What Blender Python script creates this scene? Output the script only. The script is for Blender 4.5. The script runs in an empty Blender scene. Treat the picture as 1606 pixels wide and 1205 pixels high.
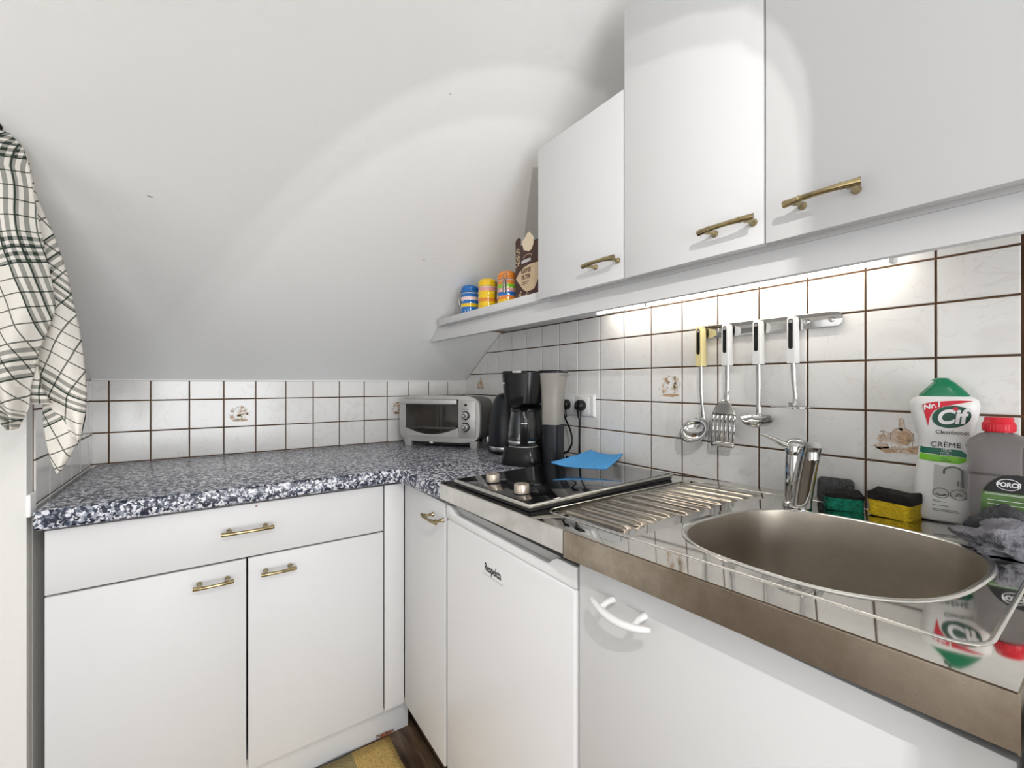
import bpy, bmesh, math, random
from math import sin, cos, pi, radians, sqrt, atan2
from mathutils import Vector, Matrix, noise

random.seed(7)
SC = bpy.context.scene
COL = SC.collection
FLOOR_DROP = 0.885            # worktop height; heights below are measured from the worktop

# ------------------------------------------------------------------ materials
def newmat(name):
    m = bpy.data.materials.new(name)
    m.use_nodes = True
    return m, m.node_tree, m.node_tree.nodes['Principled BSDF']

def plain(name, col, rough=0.5, metal=0.0, bump=0.0, bscale=200, coat=0.0, vary=0.0, vscale=8, trans=0.0, ior=1.45, sheen=0.0):
    m, t, b = newmat(name)
    b.inputs['Base Color'].default_value = (*col, 1)
    b.inputs['Roughness'].default_value = rough
    b.inputs['Metallic'].default_value = metal
    b.inputs['Coat Weight'].default_value = coat
    b.inputs['Coat Roughness'].default_value = 0.08
    b.inputs['Transmission Weight'].default_value = trans
    b.inputs['IOR'].default_value = ior
    b.inputs['Sheen Weight'].default_value = sheen
    tc = t.nodes.new('ShaderNodeTexCoord')
    if vary:
        n = t.nodes.new('ShaderNodeTexNoise'); n.inputs['Scale'].default_value = vscale; n.inputs['Detail'].default_value = 5
        t.links.new(tc.outputs['Object'], n.inputs['Vector'])
        r = t.nodes.new('ShaderNodeValToRGB')
        r.color_ramp.elements[0].position = 0.35; r.color_ramp.elements[1].position = 0.7
        r.color_ramp.elements[0].color = (*[c*(1-vary) for c in col], 1)
        r.color_ramp.elements[1].color = (*[min(1, c*(1+vary*0.4)) for c in col], 1)
        t.links.new(n.outputs['Fac'], r.inputs['Fac']); t.links.new(r.outputs['Color'], b.inputs['Base Color'])
    if bump:
        n = t.nodes.new('ShaderNodeTexNoise'); n.inputs['Scale'].default_value = bscale; n.inputs['Detail'].default_value = 4
        t.links.new(tc.outputs['Object'], n.inputs['Vector'])
        bp = t.nodes.new('ShaderNodeBump'); bp.inputs['Strength'].default_value = bump; bp.inputs['Distance'].default_value = 0.01
        t.links.new(n.outputs['Fac'], bp.inputs['Height']); t.links.new(bp.outputs['Normal'], b.inputs['Normal'])
    return m

def emit(name, col, strength):
    m, t, b = newmat(name)
    b.inputs['Base Color'].default_value = (*col, 1)
    b.inputs['Emission Color'].default_value = (*col, 1)
    b.inputs['Emission Strength'].default_value = strength
    return m

def ramp(t, fac, stops, const=False):
    r = t.nodes.new('ShaderNodeValToRGB')
    r.color_ramp.interpolation = 'CONSTANT' if const else 'LINEAR'
    e = r.color_ramp.elements
    while len(e) < len(stops): e.new(0.5)
    for k, (p, c) in enumerate(stops):
        e[k].position = p; e[k].color = (*c, 1)
    t.links.new(fac, r.inputs['Fac'])
    return r

def granite():
    m, t, b = newmat('granite_laminate')
    tc = t.nodes.new('ShaderNodeTexCoord')
    n = t.nodes.new('ShaderNodeTexNoise'); n.inputs['Scale'].default_value = 90; n.inputs['Detail'].default_value = 3
    t.links.new(tc.outputs['Object'], n.inputs['Vector'])
    mx = t.nodes.new('ShaderNodeMixRGB'); mx.blend_type = 'LINEAR_LIGHT'; mx.inputs['Fac'].default_value = 0.008
    t.links.new(tc.outputs['Object'], mx.inputs['Color1']); t.links.new(n.outputs['Color'], mx.inputs['Color2'])
    v = t.nodes.new('ShaderNodeTexVoronoi'); v.inputs['Scale'].default_value = 185; v.feature = 'F1'
    t.links.new(mx.outputs['Color'], v.inputs['Vector'])
    sep = t.nodes.new('ShaderNodeSeparateColor'); t.links.new(v.outputs['Color'], sep.inputs['Color'])
    n2 = t.nodes.new('ShaderNodeTexNoise'); n2.inputs['Scale'].default_value = 62; n2.inputs['Detail'].default_value = 4
    t.links.new(tc.outputs['Object'], n2.inputs['Vector'])
    ad = t.nodes.new('ShaderNodeMath'); ad.operation = 'MULTIPLY_ADD'; ad.inputs[1].default_value = 0.42
    t.links.new(sep.outputs['Red'], ad.inputs[0])
    sc = t.nodes.new('ShaderNodeMath'); sc.operation = 'MULTIPLY'; sc.inputs[1].default_value = 0.62
    t.links.new(n2.outputs['Fac'], sc.inputs[0]); t.links.new(sc.outputs[0], ad.inputs[2])
    r = ramp(t, ad.outputs[0], [(0.0, (0.008, 0.011, 0.024)), (0.42, (0.028, 0.036, 0.068)), (0.485, (0.13, 0.15, 0.20)),
                                (0.55, (0.34, 0.36, 0.42)), (0.61, (0.70, 0.70, 0.74))], True)
    t.links.new(r.outputs['Color'], b.inputs['Base Color'])
    b.inputs['Roughness'].default_value = 0.28
    return m

def steel(name, col, rough, smudge=0.25, scale=6, stain=None, metal=1.0):
    m, t, b = newmat(name)
    tc = t.nodes.new('ShaderNodeTexCoord')
    n = t.nodes.new('ShaderNodeTexNoise'); n.inputs['Scale'].default_value = scale; n.inputs['Detail'].default_value = 8; n.inputs['Roughness'].default_value = 0.65
    t.links.new(tc.outputs['Object'], n.inputs['Vector'])
    d = stain or tuple(c*(1-smudge) for c in col)
    r = ramp(t, n.outputs['Fac'], [(0.35, d), (0.62, col)])
    t.links.new(r.outputs['Color'], b.inputs['Base Color'])
    b.inputs['Metallic'].default_value = metal
    rr = ramp(t, n.outputs['Fac'], [(0.3, (rough*1.7,)*3), (0.65, (rough,)*3)])
    t.links.new(rr.outputs['Color'], b.inputs['Roughness'])
    return m

def wood():
    m, t, b = newmat('dark_wood_floor')
    tc = t.nodes.new('ShaderNodeTexCoord')
    mp = t.nodes.new('ShaderNodeMapping'); mp.inputs['Scale'].default_value = (9, 0.9, 1)
    t.links.new(tc.outputs['Object'], mp.inputs['Vector'])
    n = t.nodes.new('ShaderNodeTexNoise'); n.inputs['Scale'].default_value = 5; n.inputs['Detail'].default_value = 8; n.inputs['Distortion'].default_value = 0.8
    t.links.new(mp.outputs['Vector'], n.inputs['Vector'])
    r = ramp(t, n.outputs['Fac'], [(0.3, (0.045, 0.025, 0.014)), (0.5, (0.14, 0.085, 0.05)), (0.72, (0.27, 0.18, 0.11))])
    br = t.nodes.new('ShaderNodeTexBrick'); br.offset = 0.4; br.inputs['Scale'].default_value = 1.0
    br.inputs['Brick Width'].default_value = 1.2; br.inputs['Row Height'].default_value = 0.13; br.inputs['Mortar Size'].default_value = 0.0025
    br.inputs['Color1'].default_value = (1, 1, 1, 1); br.inputs['Color2'].default_value = (0.7, 0.7, 0.7, 1); br.inputs['Mortar'].default_value = (0.12, 0.1, 0.08, 1)
    m2 = t.nodes.new('ShaderNodeMapping'); m2.inputs['Rotation'].default_value = (0, 0, pi/2)
    t.links.new(tc.outputs['Object'], m2.inputs['Vector']); t.links.new(m2.outputs['Vector'], br.inputs['Vector'])
    mu = t.nodes.new('ShaderNodeMixRGB'); mu.blend_type = 'MULTIPLY'; mu.inputs['Fac'].default_value = 1
    t.links.new(r.outputs['Color'], mu.inputs['Color1']); t.links.new(br.outputs['Color'], mu.inputs['Color2'])
    t.links.new(mu.outputs['Color'], b.inputs['Base Color'])
    b.inputs['Roughness'].default_value = 0.4
    return m

def tile_mat():
    m, t, b = newmat('white_glazed_tile')
    tc = t.nodes.new('ShaderNodeTexCoord')
    n = t.nodes.new('ShaderNodeTexNoise'); n.inputs['Scale'].default_value = 7; n.inputs['Detail'].default_value = 7; n.inputs['Distortion'].default_value = 1.5
    t.links.new(tc.outputs['Object'], n.inputs['Vector'])
    r = ramp(t, n.outputs['Fac'], [(0.30, (0.78, 0.765, 0.745)), (0.42, (0.83, 0.82, 0.80)), (0.487, (0.83, 0.82, 0.80)),
                                   (0.50, (0.765, 0.75, 0.73)), (0.513, (0.83, 0.82, 0.80))])
    t.links.new(r.outputs['Color'], b.inputs['Base Color'])
    b.inputs['Roughness'].default_value = 0.16
    return m

def towel_mat():
    """cream cotton with dark green woven checks, laid out in the cloth's own UV (metres)"""
    m, t, b = newmat('checked_cotton')
    uv = t.nodes.new('ShaderNodeUVMap'); uv.uv_map = 'UVMap'
    sp = t.nodes.new('ShaderNodeSeparateXYZ'); t.links.new(uv.outputs['UV'], sp.inputs[0])
    def M(op, a, bb=None):
        x = t.nodes.new('ShaderNodeMath'); x.operation = op
        for k, v in enumerate((a, bb)):
            if v is None: continue
            if isinstance(v, (int, float)): x.inputs[k].default_value = v
            else: t.links.new(v, x.inputs[k])
        return x.outputs[0]
    def lines(c, period, width, off=0.0):
        f = M('MODULO', M('ADD', c, 10.0 + off), period)
        return M('LESS_THAN', f, width)
    def bands(c):
        big = M('MODULO', M('ADD', c, 10.0), 0.21)
        inb = M('LESS_THAN', big, 0.052)
        st = M('LESS_THAN', M('MODULO', big, 0.0145), 0.0078)
        return M('MULTIPLY', inb, st)
    x, y = sp.outputs[0], sp.outputs[1]
    thin = M('MAXIMUM', lines(x, 0.030, 0.0026), lines(y, 0.030, 0.0026))
    bx, by = bands(x), bands(y)
    s = M('ADD', M('MULTIPLY', thin, 0.85), M('ADD', M('MULTIPLY', bx, 0.62), M('MULTIPLY', by, 0.62)))
    s = M('MINIMUM', s, 1.0)
    mix = t.nodes.new('ShaderNodeMixRGB'); t.links.new(s, mix.inputs['Fac'])
    mix.inputs['Color1'].default_value = (0.80, 0.765, 0.70, 1); mix.inputs['Color2'].default_value = (0.022, 0.038, 0.026, 1)
    t.links.new(mix.outputs['Color'], b.inputs['Base Color'])
    b.inputs['Roughness'].default_value = 0.9
    tc = t.nodes.new('ShaderNodeTexCoord')
    n = t.nodes.new('ShaderNodeTexNoise'); n.inputs['Scale'].default_value = 55; n.inputs['Detail'].default_value = 3
    t.links.new(tc.outputs['Object'], n.inputs['Vector'])
    bp = t.nodes.new('ShaderNodeBump'); bp.inputs['Strength'].default_value = 0.5; bp.inputs['Distance'].default_value = 0.008
    t.links.new(n.outputs['Fac'], bp.inputs['Height']); t.links.new(bp.outputs['Normal'], b.inputs['Normal'])
    return m

def rug_mat():
    m, t, b = newmat('woven_yellow_rug')
    tc = t.nodes.new('ShaderNodeTexCoord')
    sp = t.nodes.new('ShaderNodeSeparateXYZ'); t.links.new(tc.outputs['Object'], sp.inputs[0])
    r = ramp(t, sp.outputs[0], [(0.0, (0.30, 0.24, 0.12))], True)
    mr = t.nodes.new('ShaderNodeMapRange'); mr.inputs['From Min'].default_value = -0.35; mr.inputs['From Max'].default_value = 0.35
    t.links.new(sp.outputs[0], mr.inputs['Value'])
    r = ramp(t, mr.outputs[0], [(0.0, (0.60, 0.42, 0.14)), (0.30, (0.05, 0.06, 0.12)), (0.36, (0.60, 0.42, 0.14)), (0.66, (0.36, 0.29, 0.13)), (0.825, (0.66, 0.45, 0.15))], True)
    n = t.nodes.new('ShaderNodeTexNoise'); n.inputs['Scale'].default_value = 260
    t.links.new(tc.outputs['Object'], n.inputs['Vector'])
    rr = ramp(t, n.outputs['Fac'], [(0.35, (0.62, 0.62, 0.62)), (0.6, (1.05, 1.05, 1.05))])
    mu = t.nodes.new('ShaderNodeMixRGB'); mu.blend_type = 'MULTIPLY'; mu.inputs['Fac'].default_value = 1
    t.links.new(r.outputs['Color'], mu.inputs['Color1']); t.links.new(rr.outputs['Color'], mu.inputs['Color2'])
    t.links.new(mu.outputs['Color'], b.inputs['Base Color'])
    bp = t.nodes.new('ShaderNodeBump'); bp.inputs['Strength'].default_value = 0.6; bp.inputs['Distance'].default_value = 0.004
    t.links.new(n.outputs['Fac'], bp.inputs['Height']); t.links.new(bp.outputs['Normal'], b.inputs['Normal'])
    b.inputs['Roughness'].default_value = 0.95
    return m

M = {}
M['plaster'] = plain('white_plaster', (0.92, 0.918, 0.905), 0.85, bump=0.10, bscale=35)
M['plaster2'] = plain('ivory_plaster', (0.74, 0.73, 0.705), 0.8, bump=0.15, bscale=60)
M['grout'] = plain('brown_grout', (0.135, 0.075, 0.040), 0.9, bump=0.3, bscale=300, vary=0.35, vscale=12)
M['tile'] = tile_mat()
M['ochre'] = plain('ochre_glaze', (0.62, 0.42, 0.26), 0.35, vary=0.3, vscale=120)
M['sepia'] = plain('sepia_glaze', (0.33, 0.23, 0.16), 0.35)
M['peach'] = plain('peach_glaze', (0.74, 0.60, 0.48), 0.35, vary=0.2, vscale=150)
M['olive'] = plain('olive_glaze', (0.36, 0.33, 0.20), 0.35)
M['wood'] = wood()
M['melamine'] = plain('white_melamine', (0.685, 0.685, 0.69), 0.42, bump=0.02, bscale=120)
M['carcass'] = plain('white_carcass', (0.72, 0.72, 0.71), 0.5, bump=0.03, bscale=100)
M['stained'] = plain('stained_board', (0.40, 0.29, 0.17), 0.7, vary=0.5, vscale=18)
M['granite'] = granite()
M['brass'] = plain('polished_brass', (0.46, 0.37, 0.20), 0.17, 1.0, vary=0.45, vscale=60)
M['chrome'] = plain('chrome', (0.62, 0.62, 0.615), 0.07, 1.0, vary=0.12, vscale=20)
M['steel'] = steel('stainless_top', (0.74, 0.72, 0.68), 0.035, 0.15, 9)
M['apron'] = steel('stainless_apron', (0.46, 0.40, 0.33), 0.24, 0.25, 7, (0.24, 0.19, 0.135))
M['bright_apron'] = steel('scuffed_reflection_apron', (0.74, 0.72, 0.68), 0.14, 0.2, 14)  # scuff noise on lighter steel, reflected cabinets put into its colour
M['basin'] = steel('brushed_basin', (0.47, 0.42, 0.36), 0.36, 0.2, 5)
M['groove'] = steel('dark_reflection_drainer_steel', (0.50, 0.45, 0.38), 0.16, 0.35, 16)  # dark reflections on the drainer put into the steel's colour
M['ridge'] = steel('stainless_ridge', (0.80, 0.79, 0.75), 0.12, 0.12, 20)
M['black_glass'] = plain('black_ceramic_glass', (0.006, 0.006, 0.007), 0.04, coat=0.3, vary=0.2)
M['frame_steel'] = plain('bevel_trim_steel', (0.66, 0.65, 0.60), 0.2, 1.0, vary=0.1)
M['champagne'] = plain('champagne_knob', (0.62, 0.54, 0.45), 0.32, 0.75, vary=0.1)
M['black'] = plain('black_plastic', (0.006, 0.0063, 0.007), 0.22, bump=0.02, bscale=400)
M['black_mat'] = plain('matt_black_plastic', (0.016, 0.016, 0.018), 0.55, bump=0.05, bscale=400)
M['blueblack'] = plain('blue_black_plastic', (0.007, 0.009, 0.013), 0.3, bump=0.02, bscale=400)
M['grey_plastic'] = plain('smoked_grey_plastic', (0.33, 0.31, 0.28), 0.3, vary=0.12, vscale=12)
M['silver'] = plain('silver_paint', (0.58, 0.575, 0.56), 0.36, 0.55, vary=0.1, vscale=20)
M['silver_dark'] = plain('grey_oven_shell', (0.17, 0.165, 0.16), 0.4, 0.5, vary=0.1)
M['oven_in'] = plain('oven_cavity', (0.34, 0.31, 0.28), 0.4, 0.5, vary=0.3)
M['glass'] = plain('clear_glass', (0.96, 0.97, 0.97), 0.02, trans=1.0, ior=1.45)
M['smoke_glass'] = plain('smoked_oven_glass', (0.80, 0.78, 0.75), 0.02, trans=1.0, ior=1.3)
M['fridge'] = plain('white_enamel', (0.83, 0.83, 0.84), 0.28, coat=0.2, bump=0.015, bscale=300)
M['grip'] = plain('grey_grip', (0.46, 0.46, 0.45), 0.5, bump=0.05)
M['ink'] = plain('black_ink', (0.012, 0.012, 0.014), 0.5)
M['white_ink'] = plain('white_ink', (0.86, 0.86, 0.86), 0.5)
M['white'] = plain('white_plastic', (0.84, 0.84, 0.83), 0.3, bump=0.01)
M['cream'] = plain('cream_plastic', (0.80, 0.68, 0.34), 0.4, bump=0.02)
M['lamp_tube'] = emit('glowing_tube', (1.0, 0.94, 0.85), 25.0)
M['bulb'] = emit('glowing_bulb', (1.0, 0.95, 0.88), 3.0)
M['bluecloth'] = plain('blue_sponge_cloth', (0.10, 0.42, 0.88), 0.85, bump=0.55, bscale=330, vary=0.10, vscale=300)
M['green_sponge'] = plain('green_sponge', (0.006, 0.22, 0.13), 0.9, bump=0.8, bscale=160, vary=0.35, vscale=150)
M['yellow_sponge'] = plain('yellow_sponge', (0.80, 0.55, 0.02), 0.9, bump=0.6, bscale=200, vary=0.15, vscale=150)
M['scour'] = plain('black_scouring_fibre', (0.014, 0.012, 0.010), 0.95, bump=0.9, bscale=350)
M['grey_pad'] = plain('grey_scourer', (0.10, 0.105, 0.105), 0.9, bump=0.8, bscale=260, vary=0.4, vscale=90)
M['cif_white'] = plain('white_bottle', (0.82, 0.82, 0.80), 0.3, bump=0.01)
M['cif_green'] = plain('green_cap', (0.004, 0.20, 0.085), 0.25, coat=0.3, vary=0.15)
M['cif_red'] = plain('red_print', (0.62, 0.008, 0.03), 0.4)
M['dark_green'] = plain('dark_green_print', (0.006, 0.075, 0.045), 0.4)
M['mid_green'] = plain('green_print', (0.004, 0.13, 0.075), 0.4)
M['lime'] = plain('lime_print', (0.20, 0.58, 0.03), 0.4)
M['grey_print'] = plain('grey_print', (0.50, 0.50, 0.47), 0.4)
M['grey_print2'] = plain('dark_grey_print', (0.16, 0.16, 0.155), 0.4)
M['jug'] = plain('smoky_clear_plastic', (0.44, 0.415, 0.41), 0.14, trans=0.78, ior=1.25, vary=0.1)
M['red'] = plain('red_cap', (0.72, 0.012, 0.03), 0.35, vary=0.1)
M['label_green'] = plain('moss_label', (0.10, 0.20, 0.055), 0.45, vary=0.4, vscale=60)
M['rag'] = plain('grey_rag', (0.27, 0.265, 0.295), 0.95, bump=0.7, bscale=230, vary=0.3, vscale=40)
M['rag_dark'] = plain('charcoal_rag', (0.085, 0.085, 0.095), 0.95, bump=0.6, bscale=230, vary=0.2, vscale=40)
M['jar_blue'] = plain('blue_glaze', (0.01, 0.16, 0.52), 0.12, coat=0.5, vary=0.15)
M['jar_yellow'] = plain('yellow_glaze', (0.88, 0.58, 0.01), 0.12, coat=0.5, vary=0.08)
M['jar_orange'] = plain('orange_glaze', (0.78, 0.25, 0.03), 0.12, coat=0.5, vary=0.1)
M['jar_green'] = plain('green_glaze', (0.22, 0.55, 0.02), 0.12, coat=0.5, vary=0.1)
M['jar_pink'] = plain('pink_glaze', (0.75, 0.35, 0.32), 0.12, coat=0.5, vary=0.1)
M['jar_pale'] = plain('pale_pink_glaze', (0.85, 0.66, 0.64), 0.12, coat=0.5, vary=0.05)
M['wire'] = plain('wire_steel', (0.35, 0.34, 0.32), 0.3, 1.0, vary=0.2)
M['brown_card'] = plain('brown_carton', (0.060, 0.022, 0.016), 0.5, vary=0.1, vscale=50)
M['beige_print'] = plain('beige_print', (0.62, 0.47, 0.30), 0.5, vary=0.06, vscale=50)
M['filter_paper'] = plain('unbleached_filter_paper', (0.80, 0.68, 0.50), 0.9, bump=0.3, bscale=300)
M['towel'] = towel_mat()
M['rug'] = rug_mat()
M['rust'] = plain('rust_yarn', (0.30, 0.10, 0.045), 0.95, bump=0.5, vary=0.3, vscale=100)
M['dark_iron'] = plain('dark_iron', (0.05, 0.04, 0.035), 0.5, 0.8, vary=0.2)
M['lamp_grey'] = plain('grey_lamp_metal', (0.22, 0.22, 0.22), 0.6, vary=0.05)
M['oak'] = plain('oak_veneer', (0.20, 0.12, 0.07), 0.5, vary=0.4, vscale=10)
M['fill_glow'] = emit('fill_pane', (0.95, 0.97, 1.0), 0.17)  # weak glow for the added panes

# ------------------------------------------------------------------ mesh builder
class MB:
    def __init__(self):
        self.bm = bmesh.new(); self.mi = 0
        self.uv = None
    def _tag(self, before):
        for f in self.bm.faces:
            if f not in before: f.material_index = self.mi
    def faces_before(self): return set(self.bm.faces)
    def mat(self, i): self.mi = i; return self
    def box(self, x0, x1, y0, y1, z0, z1, bev=0.0, seg=2):
        b4 = self.faces_before()
        r = bmesh.ops.create_cube(self.bm, size=1.0)
        vs = r['verts']
        sx, sy, sz = x1-x0, y1-y0, z1-z0
        for v in vs:
            v.co = Vector(((x0+x1)/2 + v.co.x*sx, (y0+y1)/2 + v.co.y*sy, (z0+z1)/2 + v.co.z*sz))
        if bev:
            ed = set(e for v in vs for e in v.link_edges)
            bmesh.ops.bevel(self.bm, geom=list(ed), offset=min(bev, 0.49*min(abs(sx), abs(sy), abs(sz))), segments=seg, affect='EDGES', profile=0.5)
        self._tag(b4); return self
    def loft(self, rings, cap0=True, cap1=True, closed=True):
        b4 = self.faces_before()
        rows = [[self.bm.verts.new(Vector(p)) for p in ring] for ring in rings]
        n = len(rows[0])
        for a, b in zip(rows, rows[1:]):
            for k in range(n if closed else n-1):
                try: self.bm.faces.new((a[k], a[(k+1) % n], b[(k+1) % n], b[k]))
                except ValueError: pass
        if closed and cap0: self.bm.faces.new(rows[0][::-1])
        if closed and cap1: self.bm.faces.new(rows[-1])
        self._tag(b4); return self
    def lathe(self, c, prof, n=32, sx=1.0, sy=1.0, cap0=True, cap1=True):
        c = Vector(c)
        return self.loft([[c + Vector((r*sx*cos(2*pi*k/n), r*sy*sin(2*pi*k/n), z)) for k in range(n)] for r, z in prof], cap0, cap1)
    def axial(self, p0, d, prof, n=24):
        """lathe about any axis: p0 origin, d direction, prof = (radius, distance)"""
        d = Vector(d).normalized(); p0 = Vector(p0)
        u = d.orthogonal().normalized(); w = d.cross(u)
        return self.loft([[p0 + d*h + u*(r*cos(2*pi*k/n)) + w*(r*sin(2*pi*k/n)) for k in range(n)] for r, h in prof])
    def cyl(self, p0, p1, r0, r1=None, n=24):
        p0, p1 = Vector(p0), Vector(p1)
        L = (p1-p0).length
        return self.axial(p0, p1-p0, [(r0, 0), (r0 if r1 is None else r1, L)], n)
    def tube(self, pts, r, n=10, closed=False, flat=1.0, up=None):
        pts = [Vector(p) for p in pts]; m = len(pts)
        rings = []
        prev = None
        for i, p in enumerate(pts):
            a = pts[i-1] if (i > 0 or closed) else p
            b = pts[(i+1) % m] if (i < m-1 or closed) else p
            d = (b-a).normalized()
            if up is not None:
                u = Vector(up); u = (u - d*u.dot(d)).normalized()
            elif prev is None: u = d.orthogonal().normalized()
            else:
                u = prev - d*prev.dot(d)
                u = u.normalized() if u.length > 1e-6 else d.orthogonal().normalized()
            prev = u; w = d.cross(u)
            rr = r[i] if isinstance(r, (list, tuple)) else r
            rings.append([p + u*(rr*flat*cos(2*pi*k/n)) + w*(rr*sin(2*pi*k/n)) for k in range(n)])
        if closed: rings.append(rings[0]); return self.loft(rings, False, False)
        return self.loft(rings)
    def prism(self, poly, vec, bev=0.0, seg=2):
        b4 = self.faces_before()
        vec = Vector(vec)
        a = [self.bm.verts.new(Vector(p)) for p in poly]
        b = [self.bm.verts.new(Vector(p)+vec) for p in poly]
        n = len(a)
        fs = [self.bm.faces.new(a[::-1]), self.bm.faces.new(b)]
        for k in range(n): fs.append(self.bm.faces.new((a[k], a[(k+1) % n], b[(k+1) % n], b[k])))
        bmesh.ops.recalc_face_normals(self.bm, faces=fs)
        if bev:
            ed = set(e for f in fs for e in f.edges)
            bmesh.ops.bevel(self.bm, geom=list(ed), offset=bev, segments=seg, affect='EDGES', profile=0.5)
        self._tag(b4); return self
    def ball(self, c, r, n=16, scale=(1, 1, 1)):
        b4 = self.faces_before()
        rr = bmesh.ops.create_uvsphere(self.bm, u_segments=n, v_segments=max(6, n//2), radius=r)
        for v in rr['verts']: v.co = Vector(c) + Vector((v.co.x*scale[0], v.co.y*scale[1], v.co.z*scale[2]))
        self._tag(b4); return self
    def poly(self, pts):
        b4 = self.faces_before()
        self.bm.faces.new([self.bm.verts.new(Vector(p)) for p in pts]); self._tag(b4); return self

TM = {}     # object -> its world matrix
def mats(o, m):
    for k in (m if isinstance(m, (list, tuple)) else [m]): o.data.materials.append(M[k])

def obj(name, mb, m, parent=None, local=False, smooth=40, solid=None, sub=0):
    """one mesh object; points in mb are in kitchen coordinates, or in the parent's own when local"""
    if local is False and parent is not None:
        mb.bm.transform(TM[parent].inverted())
    me = bpy.data.meshes.new(name)
    bmesh.ops.recalc_face_normals(mb.bm, faces=mb.bm.faces)
    mb.bm.to_mesh(me); mb.bm.free()
    o = bpy.data.objects.new(name, me); COL.objects.link(o)
    mats(o, m)
    TM[o] = TM[parent].copy() if parent else Matrix()
    if parent: o.parent = parent
    if smooth:
        for p in me.polygons: p.use_smooth = True
        me.set_sharp_from_angle(angle=radians(smooth))
    if solid:
        s = o.modifiers.new('thickness', 'SOLIDIFY'); s.thickness = solid; s.offset = 0
    if sub:
        s = o.modifiers.new('smooth', 'SUBSURF'); s.levels = sub; s.render_levels = sub
    return o

def tag(o, label=None, cat=None, group=None, kind=None):
    if label: o['label'] = label
    if cat: o['category'] = cat
    if group: o['group'] = group
    if kind: o['kind'] = kind
    return o

def thing(name, label, cat, loc, rotz=0.0, group=None):
    o = bpy.data.objects.new(name, None); COL.objects.link(o)
    o.empty_display_size = 0.05
    o.location = loc; o.rotation_euler = (0, 0, rotz)
    TM[o] = Matrix.Translation(Vector(loc)) @ Matrix.Rotation(rotz, 4, 'Z')
    return tag(o, label, cat, group)

def struct(name, mb, m, parent=None, smooth=7):
    o = obj(name, mb, m, parent, smooth=smooth)
    if parent is None: o['kind'] = 'structure'
    return o

def text(name, s, size, mat, origin, right, up, parent, local=False, depth=0.0004, align='CENTER', shear=0.0, squeeze=1.0, bold=0.0):
    cu = bpy.data.curves.new(name, 'FONT')
    cu.body = s; cu.size = size; cu.align_x = align; cu.align_y = 'CENTER'
    cu.extrude = depth; cu.offset = bold; cu.shear = shear
    t = bpy.data.objects.new(name, cu); COL.objects.link(t)
    bpy.context.view_layer.update()
    dg = bpy.context.evaluated_depsgraph_get()
    me = bpy.data.meshes.new_from_object(t.evaluated_get(dg))
    bpy.data.objects.remove(t); bpy.data.curves.remove(cu)
    r = Vector(right).normalized(); u = Vector(up).normalized(); n = r.cross(u)
    mt = Matrix((( r.x*squeeze, u.x, n.x, origin[0]), (r.y*squeeze, u.y, n.y, origin[1]), (r.z*squeeze, u.z, n.z, origin[2]), (0, 0, 0, 1)))
    me.transform(mt if local or parent is None else TM[parent].inverted() @ mt)
    me.name = name
    o = bpy.data.objects.new(name, me); COL.objects.link(o)
    me.materials.clear(); me.materials.append(M[mat])
    TM[o] = TM[parent].copy(); o.parent = parent
    return o

def clip(poly, inside, cross):
    out = []
    for k in range(len(poly)):
        a, b = poly[k], poly[(k+1) % len(poly)]
        ia, ib = inside(a), inside(b)
        if ia: out.append(a)
        if ia != ib: out.append(cross(a, b))
    return out

def slope_z(y): return 0.283 - 0.652*y
def sink_z(y): return 0.003 + 0.0335*(-0.915 - y)     # the sink unit sits a little out of level

# ------------------------------------------------------------------ setting
def tile_panel(mb, us, vs, place, under=None):
    """bevelled tiles between the grout lines us x vs; place(u, v, d) -> point, d in front of the wall"""
    g = 0.0020
    for i in range(len(us)-1):
        for j in range(len(vs)-1):
            u0, u1, v0, v1 = us[i]+g, us[i+1]-g, vs[j]+g, vs[j+1]-g
            if u1-u0 < 0.006 or v1-v0 < 0.006: continue
            p = [(u0, v0), (u1, v0), (u1, v1), (u0, v1)]
            if under:
                f = lambda q: under(q[0]) - 0.004 - q[1]
                p = clip(p, lambda q: f(q) > 0, lambda a, b: (a[0]+(b[0]-a[0])*f(a)/(f(a)-f(b)), a[1]+(b[1]-a[1])*f(a)/(f(a)-f(b))))
                if len(p) < 3: continue
            cx = sum(q[0] for q in p)/len(p); cy = sum(q[1] for q in p)/len(p)
            w = max(q[0] for q in p)-min(q[0] for q in p); h = max(q[1] for q in p)-min(q[1] for q in p)
            if w < 0.008 or h < 0.008: continue
            tx = (random.random()-0.5)*0.0007; ty = (random.random()-0.5)*0.0007
            def ring(e, d): return [place(cx+(q[0]-cx)*(1-2*e/w), cy+(q[1]-cy)*(1-2*e/h), d + tx*(q[0]-cx)/w + ty*(q[1]-cy)/h) for q in p]
            mb.loft([ring(0, 0.0008), ring(0, 0.0032), ring(0.0006, 0.0042), ring(0.0018, 0.0046)], cap0=False)

def motif(wall, place, seed, shapes):
    """faint sepia picture fired into one tile: thin glaze shapes"""
    rnd = random.Random(seed)
    mb = MB()
    for kind, u, v, a, b, mi in shapes:
        mb.mat(mi)
        n = 18
        if kind == 'blob':
            pts = []
            for k in range(n):
                t = 2*pi*k/n; w = 1 + 0.22*(rnd.random()-0.5)
                pts.append(place(u + a*w*cos(t), v + b*w*sin(t), 0.0050 + 0.00006*mi))
            mb.poly(pts)
        elif kind == 'line':
            p = [place(u, v, 0.0051), place((u+a)/2 + 0.002*(rnd.random()-.5), (v+b)/2 + 0.003*(rnd.random()-.5), 0.0051), place(a, b, 0.0051)]
            mb.tube(p, 0.00048, 5)
    return obj('painted_picture', mb, ['peach', 'ochre', 'sepia', 'olive'], wall, smooth=0)

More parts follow.
